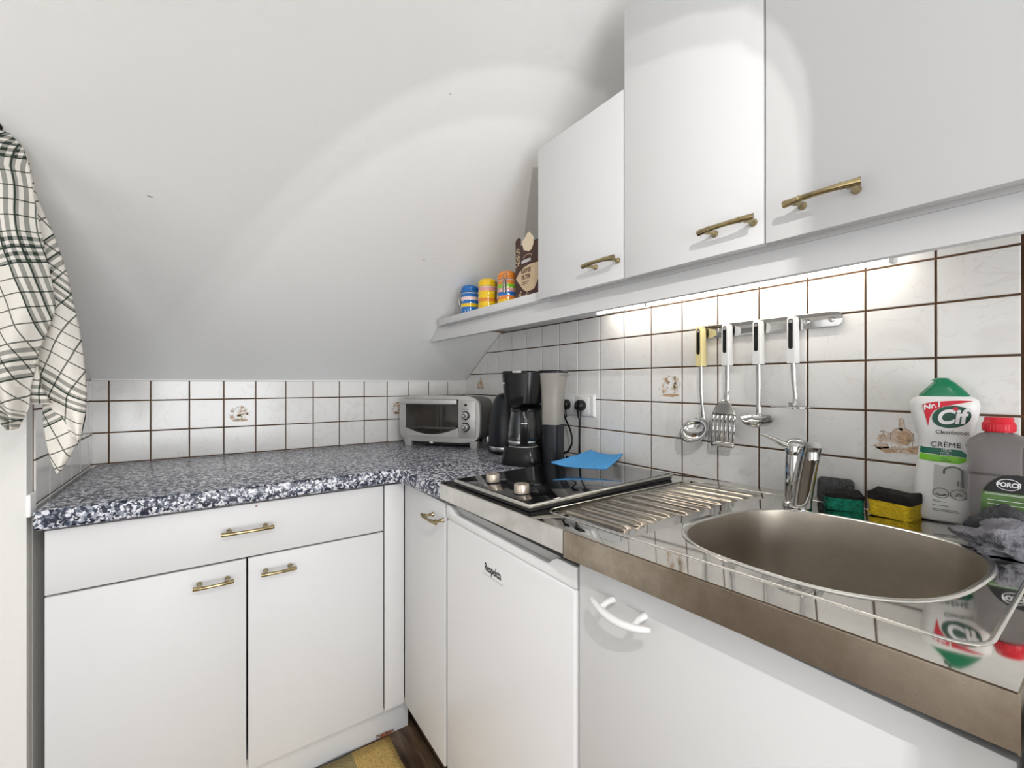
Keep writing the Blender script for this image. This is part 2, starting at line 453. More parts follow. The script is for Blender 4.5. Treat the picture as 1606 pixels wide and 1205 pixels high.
def fruit(place, wall, u, v, s, seed):
    rnd = random.Random(seed); sh = []
    for k in range(16):
        t = rnd.random()*2*pi; r = s*(0.15+0.8*rnd.random())
        sh.append(('blob', u + r*cos(t), v + 0.75*r*sin(t), s*(0.08+0.16*rnd.random()), s*(0.06+0.13*rnd.random()), rnd.choice([0, 0, 1, 3])))
    for k in range(34):
        t = rnd.random()*2*pi; r = s*(0.2+0.8*rnd.random()); q = t + rnd.uniform(-.5, .5)
        sh.append(('line', u + r*cos(t), v + 0.75*r*sin(t), u + r*1.15*cos(q), v + 0.8*r*1.15*sin(q), 2))
    for k in range(12):
        t0, t1 = pi*k/12, pi*(k+1)/12
        sh.append(('line', u+0.62*s*cos(t0), v+1.0*s*sin(t0)-0.2*s, u+0.62*s*cos(t1), v+1.0*s*sin(t1)-0.2*s, 2))
    sh += [('blob', u, v-0.72*s, s*0.75, s*0.12, 1), ('line', u-0.7*s, v-0.62*s, u+0.7*s, v-0.66*s, 2)]
    return motif(wall, place, seed, sh)

def bottle_pic(place, wall, u, v, s, seed):
    rnd = random.Random(seed)
    sh = [('blob', u, v+0.05*s, 0.42*s, 0.42*s, 0), ('blob', u-0.02*s, v+0.62*s, 0.09*s, 0.3*s, 0), ('blob', u+0.1*s, v+0.02*s, 0.25*s, 0.3*s, 1),
          ('blob', u-0.62*s, v-0.05*s, 0.26*s, 0.2*s, 0), ('blob', u-0.7*s, v-0.45*s, 0.28*s, 0.18*s, 0), ('blob', u, v-0.55*s, 0.95*s, 0.13*s, 0),
          ('blob', u+0.45*s, v-0.5*s, 0.3*s, 0.16*s, 1), ('blob', u-0.45*s, v-0.62*s, 0.3*s, 0.1*s, 1)]
    for k in range(44):
        x = u + s*rnd.uniform(-.95, .95); y = v + s*rnd.uniform(-.75, .25)
        sh.append(('line', x, y, x + s*rnd.uniform(-.3, .3), y + s*rnd.uniform(-.12, .12), 2))
    for a in (-1, 1):
        sh += [('line', u+a*0.07*s, v+0.85*s, u+a*0.1*s, v+0.45*s, 2), ('line', u+a*0.1*s, v+0.45*s, u+a*0.4*s, v+0.2*s, 2), ('line', u+a*0.4*s, v+0.2*s, u+a*0.36*s, v-0.35*s, 2)]
    for k in range(10):
        t0, t1 = 0.6*k, 0.6*(k+1); r0, r1 = s*(0.16-0.013*k), s*(0.16-0.013*(k+1))
        sh.append(('line', u+0.58*s+r0*cos(t0), v+0.42*s+r0*sin(t0), u+0.58*s+r1*cos(t1), v+0.42*s+r1*sin(t1), 2))
    return motif(wall, place, seed, sh)

H = -FLOOR_DROP
CEIL = 1.62
YC = -(CEIL-0.283)/0.652
# floor
mb = MB().box(-2.6, 0.1, -4.3, 0.1, H-0.08, H)
struct('floor', mb, 'wood')
# back wall
mb = MB().box(-1.46, 0.1, 0.0, 0.1, H, 0.279)
mb.mat(1).box(-1.416, -0.0005, -0.0012, 0.0, -0.03, 0.2815)
mb.mat(2)
us = [-1.416, -1.3709, -1.2613, -1.1515, -1.0458, -0.9405, -0.8344, -0.7306, -0.625, -0.518, -0.4130, -0.3085, -0.2065, -0.1040, -0.0005]
pb = lambda u, v, d: (u, -d, v)
tile_panel(mb, us, [-0.03, 0.0015, 0.1055, 0.2125, 0.283], pb)
mb.mat(0).box(-1.416, -0.0005, -0.0055, 0.0, 0.2815, 0.2865, 0.001)
wb = struct('wall_back', mb, ['plaster', 'grout', 'tile'])
fruit(pb, wb, -0.993, 0.155, 0.036, 3)
fruit(pb, wb, -0.362, 0.158, 0.034, 4)
# right wall
mb = MB().box(0.0, 0.1, -4.3, 0.1, H, CEIL)
yend = -2.35
mb.mat(1).prism([(-0.0012, -0.001, -0.03), (-0.0012, yend, -0.03), (-0.0012, yend, 0.53), (-0.0012, -0.379, 0.53), (-0.0012, -0.001, 0.2835)], (0.0012, 0, 0))
mb.mat(2)
us = [0.0, 0.111]
while us[-1] < -yend - 0.09: us.append(us[-1] + 0.1046)
pr = lambda u, v, d: (-d, -u, v)
tile_panel(mb, us, [-0.03, 0.0165, 0.1165, 0.2165, 0.3178, 0.4180, 0.5005, 0.530], pr, lambda u: slope_z(-u))
wr = struct('wall_right', mb, ['plaster', 'grout', 'tile'])
fruit(pr, wr, 1.2255, 0.264, 0.037, 5)
bottle_pic(pr, wr, 0.162, 0.272, 0.036, 6)
bottle_pic(pr, wr, 1.737, 0.166, 0.043, 8)
# left wall, tiled above the worktop, and the wall it turns into
mb = MB().box(-1.475, -1.416, -0.600, 0.0, H, slope_z(-0.6), 0)
mb = MB()
mb.prism([(-1.416, 0, H), (-1.416, -0.6, H), (-1.416, -0.6, slope_z(-0.6)), (-1.416, 0, slope_z(0))], (-0.06, 0, 0))
mb.mat(1).box(-1.416, -1.4148, -0.598, -0.0005, -0.03, 0.284)
mb.mat(2)
us = [0.0, 0.0650, 0.1700, 0.2750, 0.3800, 0.4890, 0.598]
pl = lambda u, v, d: (-1.416+d, -u, v)
tile_panel(mb, us, [-0.03, 0.0015, 0.1010, 0.2135, 0.284], pl)
struct('wall_left', mb, ['plaster2', 'grout', 'tile'])
mb = MB()
mb.prism([(-2.6, -0.636, H), (-1.4165, -0.636, H), (-1.4165, -0.6, H), (-2.6, -0.6, H)], (0, 0, slope_z(-0.6)-H), 0)
struct('wall_entry', mb, ['plaster2'])
mb = MB().box(-1.4172, -1.4095, -0.640, -0.601, -0.016, 0.032, 0.002)
struct('trim_1', mb, 'plaster')
mb = MB().box(-2.7, -2.6, -4.3, 0.1, H, CEIL); struct('wall_far', mb, 'plaster2')
mb = MB().box(-2.6, 0.0, -4.4, -4.3, H, CEIL); struct('wall_rear', mb, 'plaster2')
# sloping ceiling and the flat one behind the camera
mb = MB().prism([(-2.6, 0.0, 0.2835), (-2.6, YC, CEIL), (-2.6, YC, CEIL+0.1), (-2.6, 0.1, CEIL+0.1), (-2.6, 0.1, 0.2835)], (2.6, 0, 0))
mb.mat(1)
for y, x, s in ((-0.66, -1.21, 0.006), (-0.62, -0.50, 0.004), (-0.63, -0.47, 0.003), (-1.05, -0.62, 0.003)):
    mb.prism([(x-s, y-s*0.25, slope_z(y-s*0.25)-0.0004), (x+s, y-s*0.1, slope_z(y-s*0.1)-0.0004), (x+s*0.6, y+s*0.2, slope_z(y+s*0.2)-0.0004), (x-s*0.3, y+s*0.1, slope_z(y+s*0.1)-0.0004)], (0, 0, 0.0003))
struct('ceiling_slope', mb, ['plaster', 'grey_print2'])
mb = MB().box(-2.6, 0.0, -4.3, YC, CEIL, CEIL+0.1); struct('ceiling', mb, 'plaster')
# unseen window frames with glowing panes, added as fill light
mb = MB()
for a in ((-2.10, -0.30, -0.90+0.02, -0.83), (-2.10, -0.30, 0.75, 0.80)): mb.box(a[0], a[1], -4.3, -4.25, a[2], a[3], 0.004)
for a in (-2.10, -1.225, -0.35): mb.box(a, a+0.05, -4.3, -4.25, -0.88, 0.80, 0.004)
w = struct('fill_window_1', mb, 'white')
mb = MB().box(-2.05, -0.35, -4.298, -4.292, -0.83, 0.75); obj('pane', mb, 'fill_glow', w)
mb = MB()
for a in ((-3.05, -1.15, -0.86, -0.80), (-3.05, -1.15, 0.80, 0.86)): mb.box(-2.6, -2.55, a[0], a[1], a[2], a[3], 0.004)
for a in (-3.05, -2.125, -1.20): mb.box(-2.6, -2.55, a, a+0.05, -0.86, 0.86, 0.004)
w = struct('fill_window_2', mb, 'white')  # second added window, a fill from the side
mb = MB().box(-2.598, -2.592, -3.0, -1.2, -0.80, 0.80); obj('pane', mb, 'fill_glow', w)

# ------------------------------------------------------------------ cabinet handles
def brass_handle(parent, c, along, out, L=0.118, name='handle'):
    c, a, o = Vector(c), Vector(along).normalized(), Vector(out).normalized()
    s = L*0.355
    mb = MB()
    for k in (-1, 1):
        mb.axial(c + a*(k*s), o, [(0.0062, 0), (0.0062, 0.002), (0.0038, 0.005), (0.0038, 0.019), (0.0056, 0.024), (0.0050, 0.030)], 14)
    pts, rad = [], []
    for k in range(21):
        t = -1 + 2*k/20
        pts.append(c + a*(t*L/2) + o*(0.0285 - 0.0055*(t*t) + 0.0055))
        rad.append(0.0040 + 0.0016*abs(t)**1.5)
    mb.tube(pts, rad, 12)
    for t in (-0.93, -0.55, 0.55, 0.93):
        p = c + a*(t*L/2) + o*(0.034 - 0.0055*t*t)
        mb.axial(p - a*0.0014, a, [(0.0048, 0), (0.0056, 0.0014), (0.0048, 0.0028)], 14)
    return obj(name, mb, 'brass', parent, smooth=60)

def panel(name, parent, x0, x1, y0, y1, z0, z1, m='melamine', bev=0.0015):
    return obj(name, MB().box(x0, x1, y0, y1, z0, z1, bev, 2), m, parent)

# ------------------------------------------------------------------ base units under the granite worktop
FY = -0.632
t = thing('base_cabinet', 'wide white base cabinet with one drawer over two doors below the long granite worktop', 'cabinet', (-1.0, -0.32, H))
mb = MB()
mb.box(-1.388, -1.372, FY+0.019, -0.03, -0.765, -0.047).box(-0.662, -0.647, FY+0.019, -0.03, -0.765, -0.047)
mb.box(-1.372, -0.655, FY+0.019, -0.03, -0.765, -0.749).box(-1.372, -0.655, -0.04, -0.03, -0.749, -0.047)
mb.box(-1.372, -0.655, FY+0.019, FY+0.12, -0.063, -0.047)
obj('carcass', mb, 'carcass', t)
d = panel('drawer_front', t, -1.3905, -0.6425, FY, FY+0.018, -0.1930, -0.0515)
brass_handle(d, (-1.010, FY, -0.1155), (1, 0, 0), (0, -1, 0), 0.118)
obj('filler_spot', MB().ball((-0.990, FY-0.0002, -0.0600), 0.0022, 10, (1.3, 0.3, 0.8)), 'rust', d)
d = panel('door', t, -1.3905, -1.0132, FY, FY+0.018, -0.7655, -0.1975)
brass_handle(d, (-1.0855, FY, -0.2385), (1, 0, 0), (0, -1, 0), 0.084)
d = panel('door', t, -1.0088, -0.6425, FY, FY+0.018, -0.7655, -0.1975)
brass_handle(d, (-0.938, FY, -0.2395), (1, 0, 0), (0, -1, 0), 0.084)
panel('corner_filler', t, -0.6375, -0.5745, FY, FY+0.018, -0.7655, -0.0515)
panel('plinth', t, -1.388, -0.541, -0.583, -0.567, H+0.001, -0.786)

FX = -0.573
t = thing('narrow_cabinet', 'narrow white corner cabinet with a small brass handle beside the fridge', 'cabinet', (-0.3, -0.78, H))
mb = MB()
mb.box(FX+0.019, -0.03, -0.930, -0.916, -0.765, -0.047).box(FX+0.019, -0.03, -0.672, -0.658, -0.765, -0.047)
mb.box(FX+0.019, -0.03, -0.916, -0.672, -0.765, -0.749).box(-0.04, -0.03, -0.916, -0.672, -0.749, -0.047)
obj('carcass', mb, 'carcass', t)
d = panel('door', t, FX, FX+0.018, -0.9245, -0.634, -0.7655, -0.0525)
brass_handle(d, (FX, -0.8855, -0.099), (0, 1, 0), (-1, 0, 0), 0.092)
obj('plinth', MB().box(-0.50, -0.485, -0.930, -0.60, H+0.001, -0.775), 'scour', t)  # dark board for the shaded void; this cabinet has no plinth

# ------------------------------------------------------------------ worktop
mb = MB()
L = [(-1.403, -0.006, -0.043), (-1.403, -0.662, -0.043), (-0.618, -0.655, -0.043), (-0.6005, -0.668, -0.043), (-0.5845, -0.9115, -0.043), (-0.006, -0.9115, -0.043), (-0.006, -0.006, -0.043)]
mb.prism(L, (0, 0, 0.043), 0.007, 3)
o = obj('worktop', mb, 'granite', smooth=50)
tag(o, 'speckled blue and grey granite-look worktop running round the corner', 'worktop')

# ------------------------------------------------------------------ fridge
t = thing('mini_fridge', 'white undercounter fridge with a scooped door grip below the hob', 'fridge', (-0.3, -1.19, H))
obj('body', MB().box(-0.535, -0.04, -1.437, -0.936, H+0.03, -0.047, 0.006), 'fridge', t)
for x in (-0.48, -0.1):
    for y in (-1.40, -0.97): obj('foot', MB().cyl((x, y, H), (x, y, H+0.031), 0.018), 'black', t)
mb = MB().box(FX, -0.541, -1.4375, -0.9345, H+0.075, -0.0895, 0.009, 4)
dr = obj('door', mb, 'fridge', t)
text('brand_print', 'Respekta', 0.026, 'ink', (FX-0.0002, -1.166, -0.1515), (0, -1, 0), (0, 0, 1), dr, squeeze=0.72, bold=0.0004)
mb = MB().box(FX-0.0006, FX-0.0002, -1.2085, -1.123, -0.1690, -0.1676); obj('brand_underline', mb, 'grey_print', dr)
# moulded cap of the door with the long scooped grip
rings = []
top = []
for k in range(41):
    y = -0.9345 - k*(0.503)/40
    a = (y + 0.9345)/-0.503
    if a < 0.06: z = -0.0520
    elif a < 0.13: z = -0.0520 - 0.016*sin((a-0.06)/0.07*pi/2)
    elif a < 0.84: z = -0.068
    elif a < 0.885: z = -0.068 + 0.018*(1-cos((a-0.84)/0.045*pi/2))
    else: z = -0.050
    top.append((FX, y, z))
mb = MB().prism(top + [(FX, -1.4375, -0.0885), (FX, -0.9345, -0.0885)], (0.012, 0, 0), 0.0018, 2)
cap = obj('door_cap', mb, 'fridge', t, smooth=35)
obj('grip_recess', MB().box(FX+0.0125, -0.5405, -1.436, -0.936, -0.089, -0.0515), 'grip', t)

# ------------------------------------------------------------------ sink cabinet and the end panel
t = thing('sink_cabinet', 'white cabinet with a white bow handle below the steel sink', 'cabinet', (-0.3, -1.69, H))
mb = MB()
mb.box(FX+0.019, -0.03, -1.458, -1.444, -0.765, -0.035).box(FX+0.019, -0.03, -1.944, -1.930, -0.765, -0.035)
mb.box(FX+0.019, -0.03, -1.930, -1.458, -0.765, -0.749).box(-0.04, -0.03, -1.930, -1.458, -0.749, -0.20)
obj('carcass', mb, 'carcass', t)
d = panel('door', t, FX, FX+0.018, -1.9440, -1.4455, -0.7655, -0.0310)
mb = MB()
pts, rad = [], []
for k in range(25):
    q = -1 + 2*k/24
    pts.append((FX-0.022-0.010*(1-q*q), -1.553 + q*0.056, -0.0730 - 0.0075*(1-q*q)))
    rad.append(0.0030 + 0.0034*(1-q*q)**0.5)
mb.tube(pts, rad, 12)
for q in (-1, 1): mb.tube([(FX, -1.553+q*0.030, -0.0705), (FX-0.015, -1.553+q*0.031, -0.0715), (FX-0.028, -1.553+q*0.032, -0.0775)], [0.0055, 0.0045, 0.005], 10)
obj('bow_handle', mb, 'white', d, smooth=60)
obj('plinth', MB().box(-0.50, -0.485, -1.944, -1.444, H+0.001, -0.775), 'melamine', t)
o = obj('end_panel', MB().box(-0.598, -0.03, -1.985, -1.952, H+0.0005, 0.020, 0.002), 'plaster2'); tag(o, 'beige upright panel closing off the end of the sink run', 'panel')

# ------------------------------------------------------------------ steel sink unit
XF, XB, Y0, Y1 = -0.600, -0.0065, -0.9130, -1.947
def XE(y): return -0.583 - 0.017*max(0.0, min(1.0, (-0.913-y)/0.52))
def P(x, y, d=0.0): return (x, y, sink_z(y)+d)
t = thing('sink_unit', 'stainless steel sink top with drainboard and oval basin', 'sink', (-0.3, -1.45, -0.03))
C0 = (-0.3405, -1.722)
NB = 72
def outline(s=1.0, dz=0.0, lift=0.0):
    out = []
    a0 = radians(-5.0)
    for k in range(NB):
        q = 2*pi*k/NB
        n = 2.75
        ex = 0.176*s*math.copysign(abs(cos(q))**(2/n), cos(q)); ey = 0.170*s*math.copysign(abs(sin(q))**(2/n), sin(q))
        x = C0[0] + ex*cos(a0) - ey*sin(a0); y = C0[1] + ex*sin(a0) + ey*cos(a0)
        out.append((x, y, sink_z(y) + dz))
    return out
def to_rect(x0, x1, y0, y1, ring):
    out = []
    for p in ring:
        dx, dy = p[0]-C0[0], p[1]-C0[1]
        k = min(((x1-C0[0])/dx) if dx > 1e-9 else ((x0-C0[0])/dx if dx < -1e-9 else 1e9),
                ((y1-C0[1])/dy) if dy > 1e-9 else ((y0-C0[1])/dy if dy < -1e-9 else 1e9))
        out.append(P(C0[0]+dx*k, C0[1]+dy*k))
    # snap the nearest sample to every corner
    for cx in (x0, x1):
        for cy in (y0, y1):
            i = min(range(len(out)), key=lambda i: (out[i][0]-cx)**2+(out[i][1]-cy)**2)
            out[i] = P(cx, cy)
    return out
mb = MB()
YD = -1.535
o1 = outline(1.03)
mb.loft([to_rect(XF, XB, Y1, YD, o1), o1], False, False)
# drainboard sheet and the sheet round the hob: strips, the drainboard pressed 3 mm down
for xa, xb, ya, yb, da in ((XF, XB, -1.312, Y0, 0), (XF, -0.540, YD, -1.312, 0), (-0.062, XB, YD, -1.312, 0)):
    xl = [XE(y) if xa == XF else xa for y in (ya, yb)]
    mb.poly([P(xl[0], ya, da), P(xb, ya, da), P(xb, yb, da), P(xl[1], yb, da)])
mb.loft([[P(-0.540, -1.312), P(-0.062, -1.312), P(-0.062, YD), P(-0.540, YD)], [P(-0.530, -1.322, -0.004), P(-0.072, -1.322, -0.004), P(-0.072, YD+0.004, -0.002), P(-0.530, YD+0.004, -0.002)]], False, True)
bmesh.ops.remove_doubles(mb.bm, verts=mb.bm.verts, dist=0.0004)
obj('top_sheet', mb, 'steel', t, smooth=25)
mb = MB()
mb.loft([outline(1.03, 0.0), outline(1.020, 0.0022), outline(1.000, 0.0022), outline(0.985, 0.0)], False, False)
obj('basin_rim', mb, 'ridge', t, smooth=70)
mb = MB()
mb.loft([outline(0.986, 0.0003), outline(0.972, -0.012), outline(0.955, -0.06), outline(0.93, -0.14), outline(0.89, -0.163), outline(0.80, -0.178), outline(0.6, -0.183), outline(0.13, -0.187)], False, False)
obj('basin', mb, 'basin', t, smooth=70)
mb = MB()
c = (C0[0], C0[1], sink_z(C0[1])-0.189)
mb.lathe(c, [(0.030, 0.003), (0.026, 0.005), (0.022, 0.0), (0.004, 0.0), (0.003, 0.003)], 28)
obj('drain', mb, 'chrome', t)
# drainer: pressed ridges in one wavy sheet
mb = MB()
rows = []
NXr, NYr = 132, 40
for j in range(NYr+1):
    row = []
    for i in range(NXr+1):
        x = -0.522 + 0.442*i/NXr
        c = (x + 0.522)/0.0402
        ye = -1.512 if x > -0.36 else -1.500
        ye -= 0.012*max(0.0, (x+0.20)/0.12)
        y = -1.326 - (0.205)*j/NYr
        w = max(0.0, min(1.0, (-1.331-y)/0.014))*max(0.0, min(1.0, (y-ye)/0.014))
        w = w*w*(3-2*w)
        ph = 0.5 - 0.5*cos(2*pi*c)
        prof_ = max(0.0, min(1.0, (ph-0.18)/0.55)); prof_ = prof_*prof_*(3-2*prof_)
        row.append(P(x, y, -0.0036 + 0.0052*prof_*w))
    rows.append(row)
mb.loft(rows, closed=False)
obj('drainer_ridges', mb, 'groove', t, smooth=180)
# pressed bead round drainer and basin
bead = []
def arc(cx, cy, r, a0, a1):
    for k in range(7):
        a = radians(a0 + (a1-a0)*k/6); bead.append(P(cx+r*cos(a), cy+r*sin(a), 0.0003))
arc(-0.515, -1.345, 0.030, 180, 90); arc(-0.090, -1.345, 0.030, 90, 0)
arc(-0.090, -1.893, 0.030, 0, -90); arc(-0.515, -1.893, 0.030, -90, -180)
obj('raised_bead', MB().tube(bead, 0.0026, 8, closed=True, flat=0.4, up=(0, 0, 1)), 'ridge', t, smooth=70)
def apron(y0, y1, zb0, zb1):
    mb = MB()
    n = 2
    def sec_(y, zb):
        x = XE(y); z = sink_z(y)
        return [(x, y, zb), (x, y, z-0.003), (x+0.003, y, z-0.0002), (x+0.004, y, z-0.004), (x+0.004, y, zb)]
    mb.loft([sec_(y0, zb0), sec_(y1, zb1)])
    return mb
obj('front_apron', apron(-0.9135, -1.433, -0.0390, -0.0215), 'bright_apron', t)
mb = apron(-1.4345, Y1, -0.0265, -0.0090)
mb.box(XF, XB, Y1-0.0015, Y1, -0.010, sink_z(Y1))
obj('front_apron', mb, 'apron', t)

# ------------------------------------------------------------------ hob
hz = sink_z(-1.14)
t = thing('hob', 'black ceramic glass hob with two champagne knobs set in the steel top', 'hob', (-0.32, -1.14, hz))
def HP(x, y, d): return (x, y, sink_z(y)+d)
q = [(-0.566, -0.972), (-0.5785, -1.311), (-0.080, -1.283), (-0.100, -0.930)]
mb = MB()
mb.loft([[HP(x, y, 0.0010) for x, y in q], [HP(x, y, 0.0085) for x, y in q]])
bmesh.ops.bevel(mb.bm, geom=[e for e in mb.bm.edges], offset=0.0012, segments=2, affect='EDGES')
obj('base_frame', mb, 'black_mat', t)
cx, cy = -0.331, -1.124
ins = lambda s, d: [HP(cx+(x-cx)*s, cy+(y-cy)*s, d) for x, y in q]
obj('glass', MB().loft([ins(0.985, 0.0086), ins(0.985, 0.0152), ins(0.975, 0.0162)], True, True), 'black_glass', t, smooth=30)
obj('trim_frame', MB().tube(ins(1.0, 0.0118), 0.0042, 8, closed=True, up=(0, 0, 1)), 'frame_steel', t, smooth=60)
for x, y in ((-0.5135, -1.0735), (-0.533, -1.222)):
    z = sink_z(y)+0.0164
    mb = MB().lathe((x, y, z), [(0.0165, 0.0), (0.0168, 0.002), (0.0168, 0.019), (0.0155, 0.0212), (0.011, 0.0206), (0.009, 0.0195), (0.001, 0.0195)], 36)
    mb.box(x-0.0010, x+0.0010, y-0.0165, y-0.010, z+0.019, z+0.0216)
    kb = obj('knob', mb, 'champagne', t, smooth=50)
    obj('knob_collar', MB().lathe((x, y, z-0.0003), [(0.0176, 0), (0.0176, 0.0022), (0.0160, 0.0026)], 36), 'black', kb)

# ------------------------------------------------------------------ mixer tap
fx, fy = -0.135, -1.607
fz = sink_z(fy)+0.0015
t = thing('mixer_tap', 'chrome single-lever mixer tap behind the sink basin', 'tap', (fx, fy, fz))
obj('body', MB().lathe((fx, fy, fz), [(0.0255, 0), (0.0255, 0.006), (0.0215, 0.009), (0.0205, 0.06), (0.0195, 0.095), (0.0185, 0.102), (0.012, 0.106)], 36), 'chrome', t, smooth=50)
sp = Vector((-0.74, -0.67, 0)).normalized(); side = Vector((-sp.y, sp.x, 0))
rings = []
for s, z, w, h in ((0.016, 0.012, 0.0160, 0.022), (0.024, 0.035, 0.0158, 0.020), (0.040, 0.072, 0.0155, 0.017), (0.056, 0.106, 0.0152, 0.015), (0.066, 0.124, 0.0148, 0.013), (0.072, 0.130, 0.0135, 0.010)):
    c = Vector((fx, fy, fz+z)) + sp*s
    nrm = (Vector((0, 0, 1))*0.42 - sp*0.91)
    ring = []
    for k in range(20):
        a = 2*pi*k/20
        u = math.copysign(abs(cos(a))**0.5, cos(a))*w; v = math.copysign(abs(sin(a))**0.5, sin(a))*h
        ring.append(c + side*u + nrm*v)
    rings.append(ring)
so = obj('spout', MB().loft(rings), 'chrome', t, smooth=50)
e = Vector((fx, fy, fz+0.116)) + sp*0.072
obj('aerator', MB().axial(e + Vector((0, 0, 0.002)), (0, 0, -1), [(0.010, 0), (0.010, 0.014), (0.008, 0.016)], 20), 'chrome', so)
ld = Vector((-0.50, 0.85, 0)).normalized()
mb = MB()
mb.lathe((fx, fy, fz), [(0.0190, 0.103), (0.0200, 0.108), (0.0200, 0.122), (0.0150, 0.131), (0.004, 0.134)], 30)
rings = []
for s, z, w, h in ((0.006, 0.116, 0.014, 0.009), (0.022, 0.121, 0.013, 0.007), (0.040, 0.131, 0.0115, 0.0048), (0.056, 0.138, 0.010, 0.0034), (0.064, 0.140, 0.006, 0.002)):
    c = Vector((fx, fy, fz+z)) + ld*s
    sd = Vector((-ld.y, ld.x, 0))
    rings.append([c + sd*(w*cos(2*pi*k/16)) + Vector((0, 0, 1))*(h*sin(2*pi*k/16)) for k in range(16)])
mb.loft(rings)
obj('lever', mb, 'chrome', t, smooth=50)

# ------------------------------------------------------------------ things round the sink
def sponge(name, label, cat, c, rotz, size, m_foam, m_scour, waist, top_split):
    t = thing(name, label, cat, c, rotz)
    w, d, h = size
    def ring(z, s=1.0, jitter=0.0):
        pts = []
        N = 40
        for k in range(N):
            a = 2*pi*k/N
            x = math.copysign(abs(cos(a))**0.30, cos(a))*w/2; y = math.copysign(abs(sin(a))**0.30, sin(a))*d/2
            g = 1.0
            if waist:
                g = 1 - 0.16*math.exp(-(x/(w*0.17))**2)
            pts.append(Vector((x*s, y*s*g, z)))
        return pts
    zz = h*top_split
    def wav(r, amp, seed):
        return [p + Vector((0, 0, amp*noise.noise(p*45 + Vector((seed, 0, 0))))) for p in r]
    mb = MB().loft([ring(0, 0.97), ring(0.003), wav(ring(zz*0.5, 0.985 if not waist else 0.93), 0.001, 1), wav(ring(zz), 0.002, 2)])
    obj('foam', mb, m_foam, t, local=True, smooth=50)
    mb = MB().loft([wav(ring(zz+0.0005, 1.005), 0.002, 2), wav(ring(zz+0.004, 1.015), 0.002, 2), wav(ring(h-0.002, 1.01), 0.004, 3), wav(ring(h, 0.94), 0.005, 3), wav(ring(h-0.002, 0.4), 0.004, 3)])
    obj('scouring_layer', mb, m_scour, t, local=True, smooth=60)
    return t
yy = -1.670
sponge('kitchen_sponge', 'green sponge with black scouring top lying beside the tap base', 'sponge', (-0.090, yy, sink_z(yy)+0.001), radians(-62), (0.060, 0.046, 0.032), 'green_sponge', 'scour', False, 0.72)
yy = -1.746
sponge('kitchen_sponge', 'yellow grip sponge with black scouring top in front of the white bottle', 'sponge', (-0.086, yy, sink_z(yy)+0.001), radians(-100), (0.066, 0.050, 0.044), 'yellow_sponge', 'scour', True, 0.62)
t = thing('scouring_pad', 'worn dark grey scouring pad leaning on the tiles behind the green sponge', 'scouring pad', (-0.040, -1.640, sink_z(-1.64)), radians(-78))
mb = MB()
def padring(z, s, y):
    return [Vector((math.copysign(abs(cos(2*pi*k/28))**0.45, cos(2*pi*k/28))*0.031*s, y + math.copysign(abs(sin(2*pi*k/28))**0.45, sin(2*pi*k/28))*0.010*s + 0.20*z, z)) for k in range(28)]
mb.loft([padring(0.001, 0.93, 0), padring(0.006, 1, 0), padring(0.025, 1.0, 0.001), padring(0.041, 1.0, 0), padring(0.047, 0.85, 0)])
obj('pad', mb, 'grey_pad', t, local=True, smooth=60)

# cream cleaner bottle
bx, by = -0.046, -1.8035
bz = sink_z(by)+0.001
t = thing('cleaner_bottle', 'white waisted cream cleaner bottle with a green cap and oval logo', 'bottle', (bx, by, bz), radians(-79.5))
def oval(w, d, z, n=40, p=0.62, ox=0):
    return [Vector((ox + math.copysign(abs(cos(2*pi*k/n))**p, cos(2*pi*k/n))*w, math.copysign(abs(sin(2*pi*k/n))**p, sin(2*pi*k/n))*d, z)) for k in range(n)]
prof = [(0.034, 0.021, 0), (0.037, 0.0235, 0.004), (0.0385, 0.0245, 0.03), (0.0375, 0.024, 0.07), (0.0345, 0.0225, 0.105), (0.0315, 0.021, 0.13), (0.0320, 0.021, 0.142),
        (0.038, 0.0225, 0.165), (0.0430, 0.0235, 0.187), (0.0440, 0.0235, 0.200), (0.0420, 0.0225, 0.209), (0.035, 0.020, 0.214), (0.031, 0.0185, 0.216)]
body = obj('bottle_body', MB().loft([oval(w, d, z) for w, d, z in prof]), 'cif_white', t, local=True, smooth=60)
mb = MB()
mb.loft([oval(0.0335, 0.0195, 0.2125), oval(0.0315, 0.0190, 0.218), oval(0.023, 0.0175, 0.229, ox=0.0), oval(0.0150, 0.015, 0.238, ox=0.000), oval(0.0115, 0.013, 0.2415, ox=-0.001), oval(0.0125, 0.013, 0.243, ox=-0.004), oval(0.0100, 0.011, 0.2455, ox=-0.003), oval(0.005, 0.006, 0.2470, ox=-0.002)])
obj('cap', mb, 'cif_green', t, local=True, smooth=60)
def hw(z):
    for (w0, d0, z0), (w1, d1, z1) in zip(prof, prof[1:]):
        if z0 <= z <= z1:
            k = (z-z0)/(z1-z0); return w0+(w1-w0)*k, d0+(d1-d0)*k
    return prof[-1][:2]
def surf(x, z, e=0.0004):
    """point on the bottle's front at height z, x to the viewer's right"""
    w, d = hw(z)
    q = min(0.999, abs(x)/w)
    c = q**(1/0.62); s = sqrt(max(0, 1-c*c))
    return Vector((x, -d*(s**0.62)-e, z))
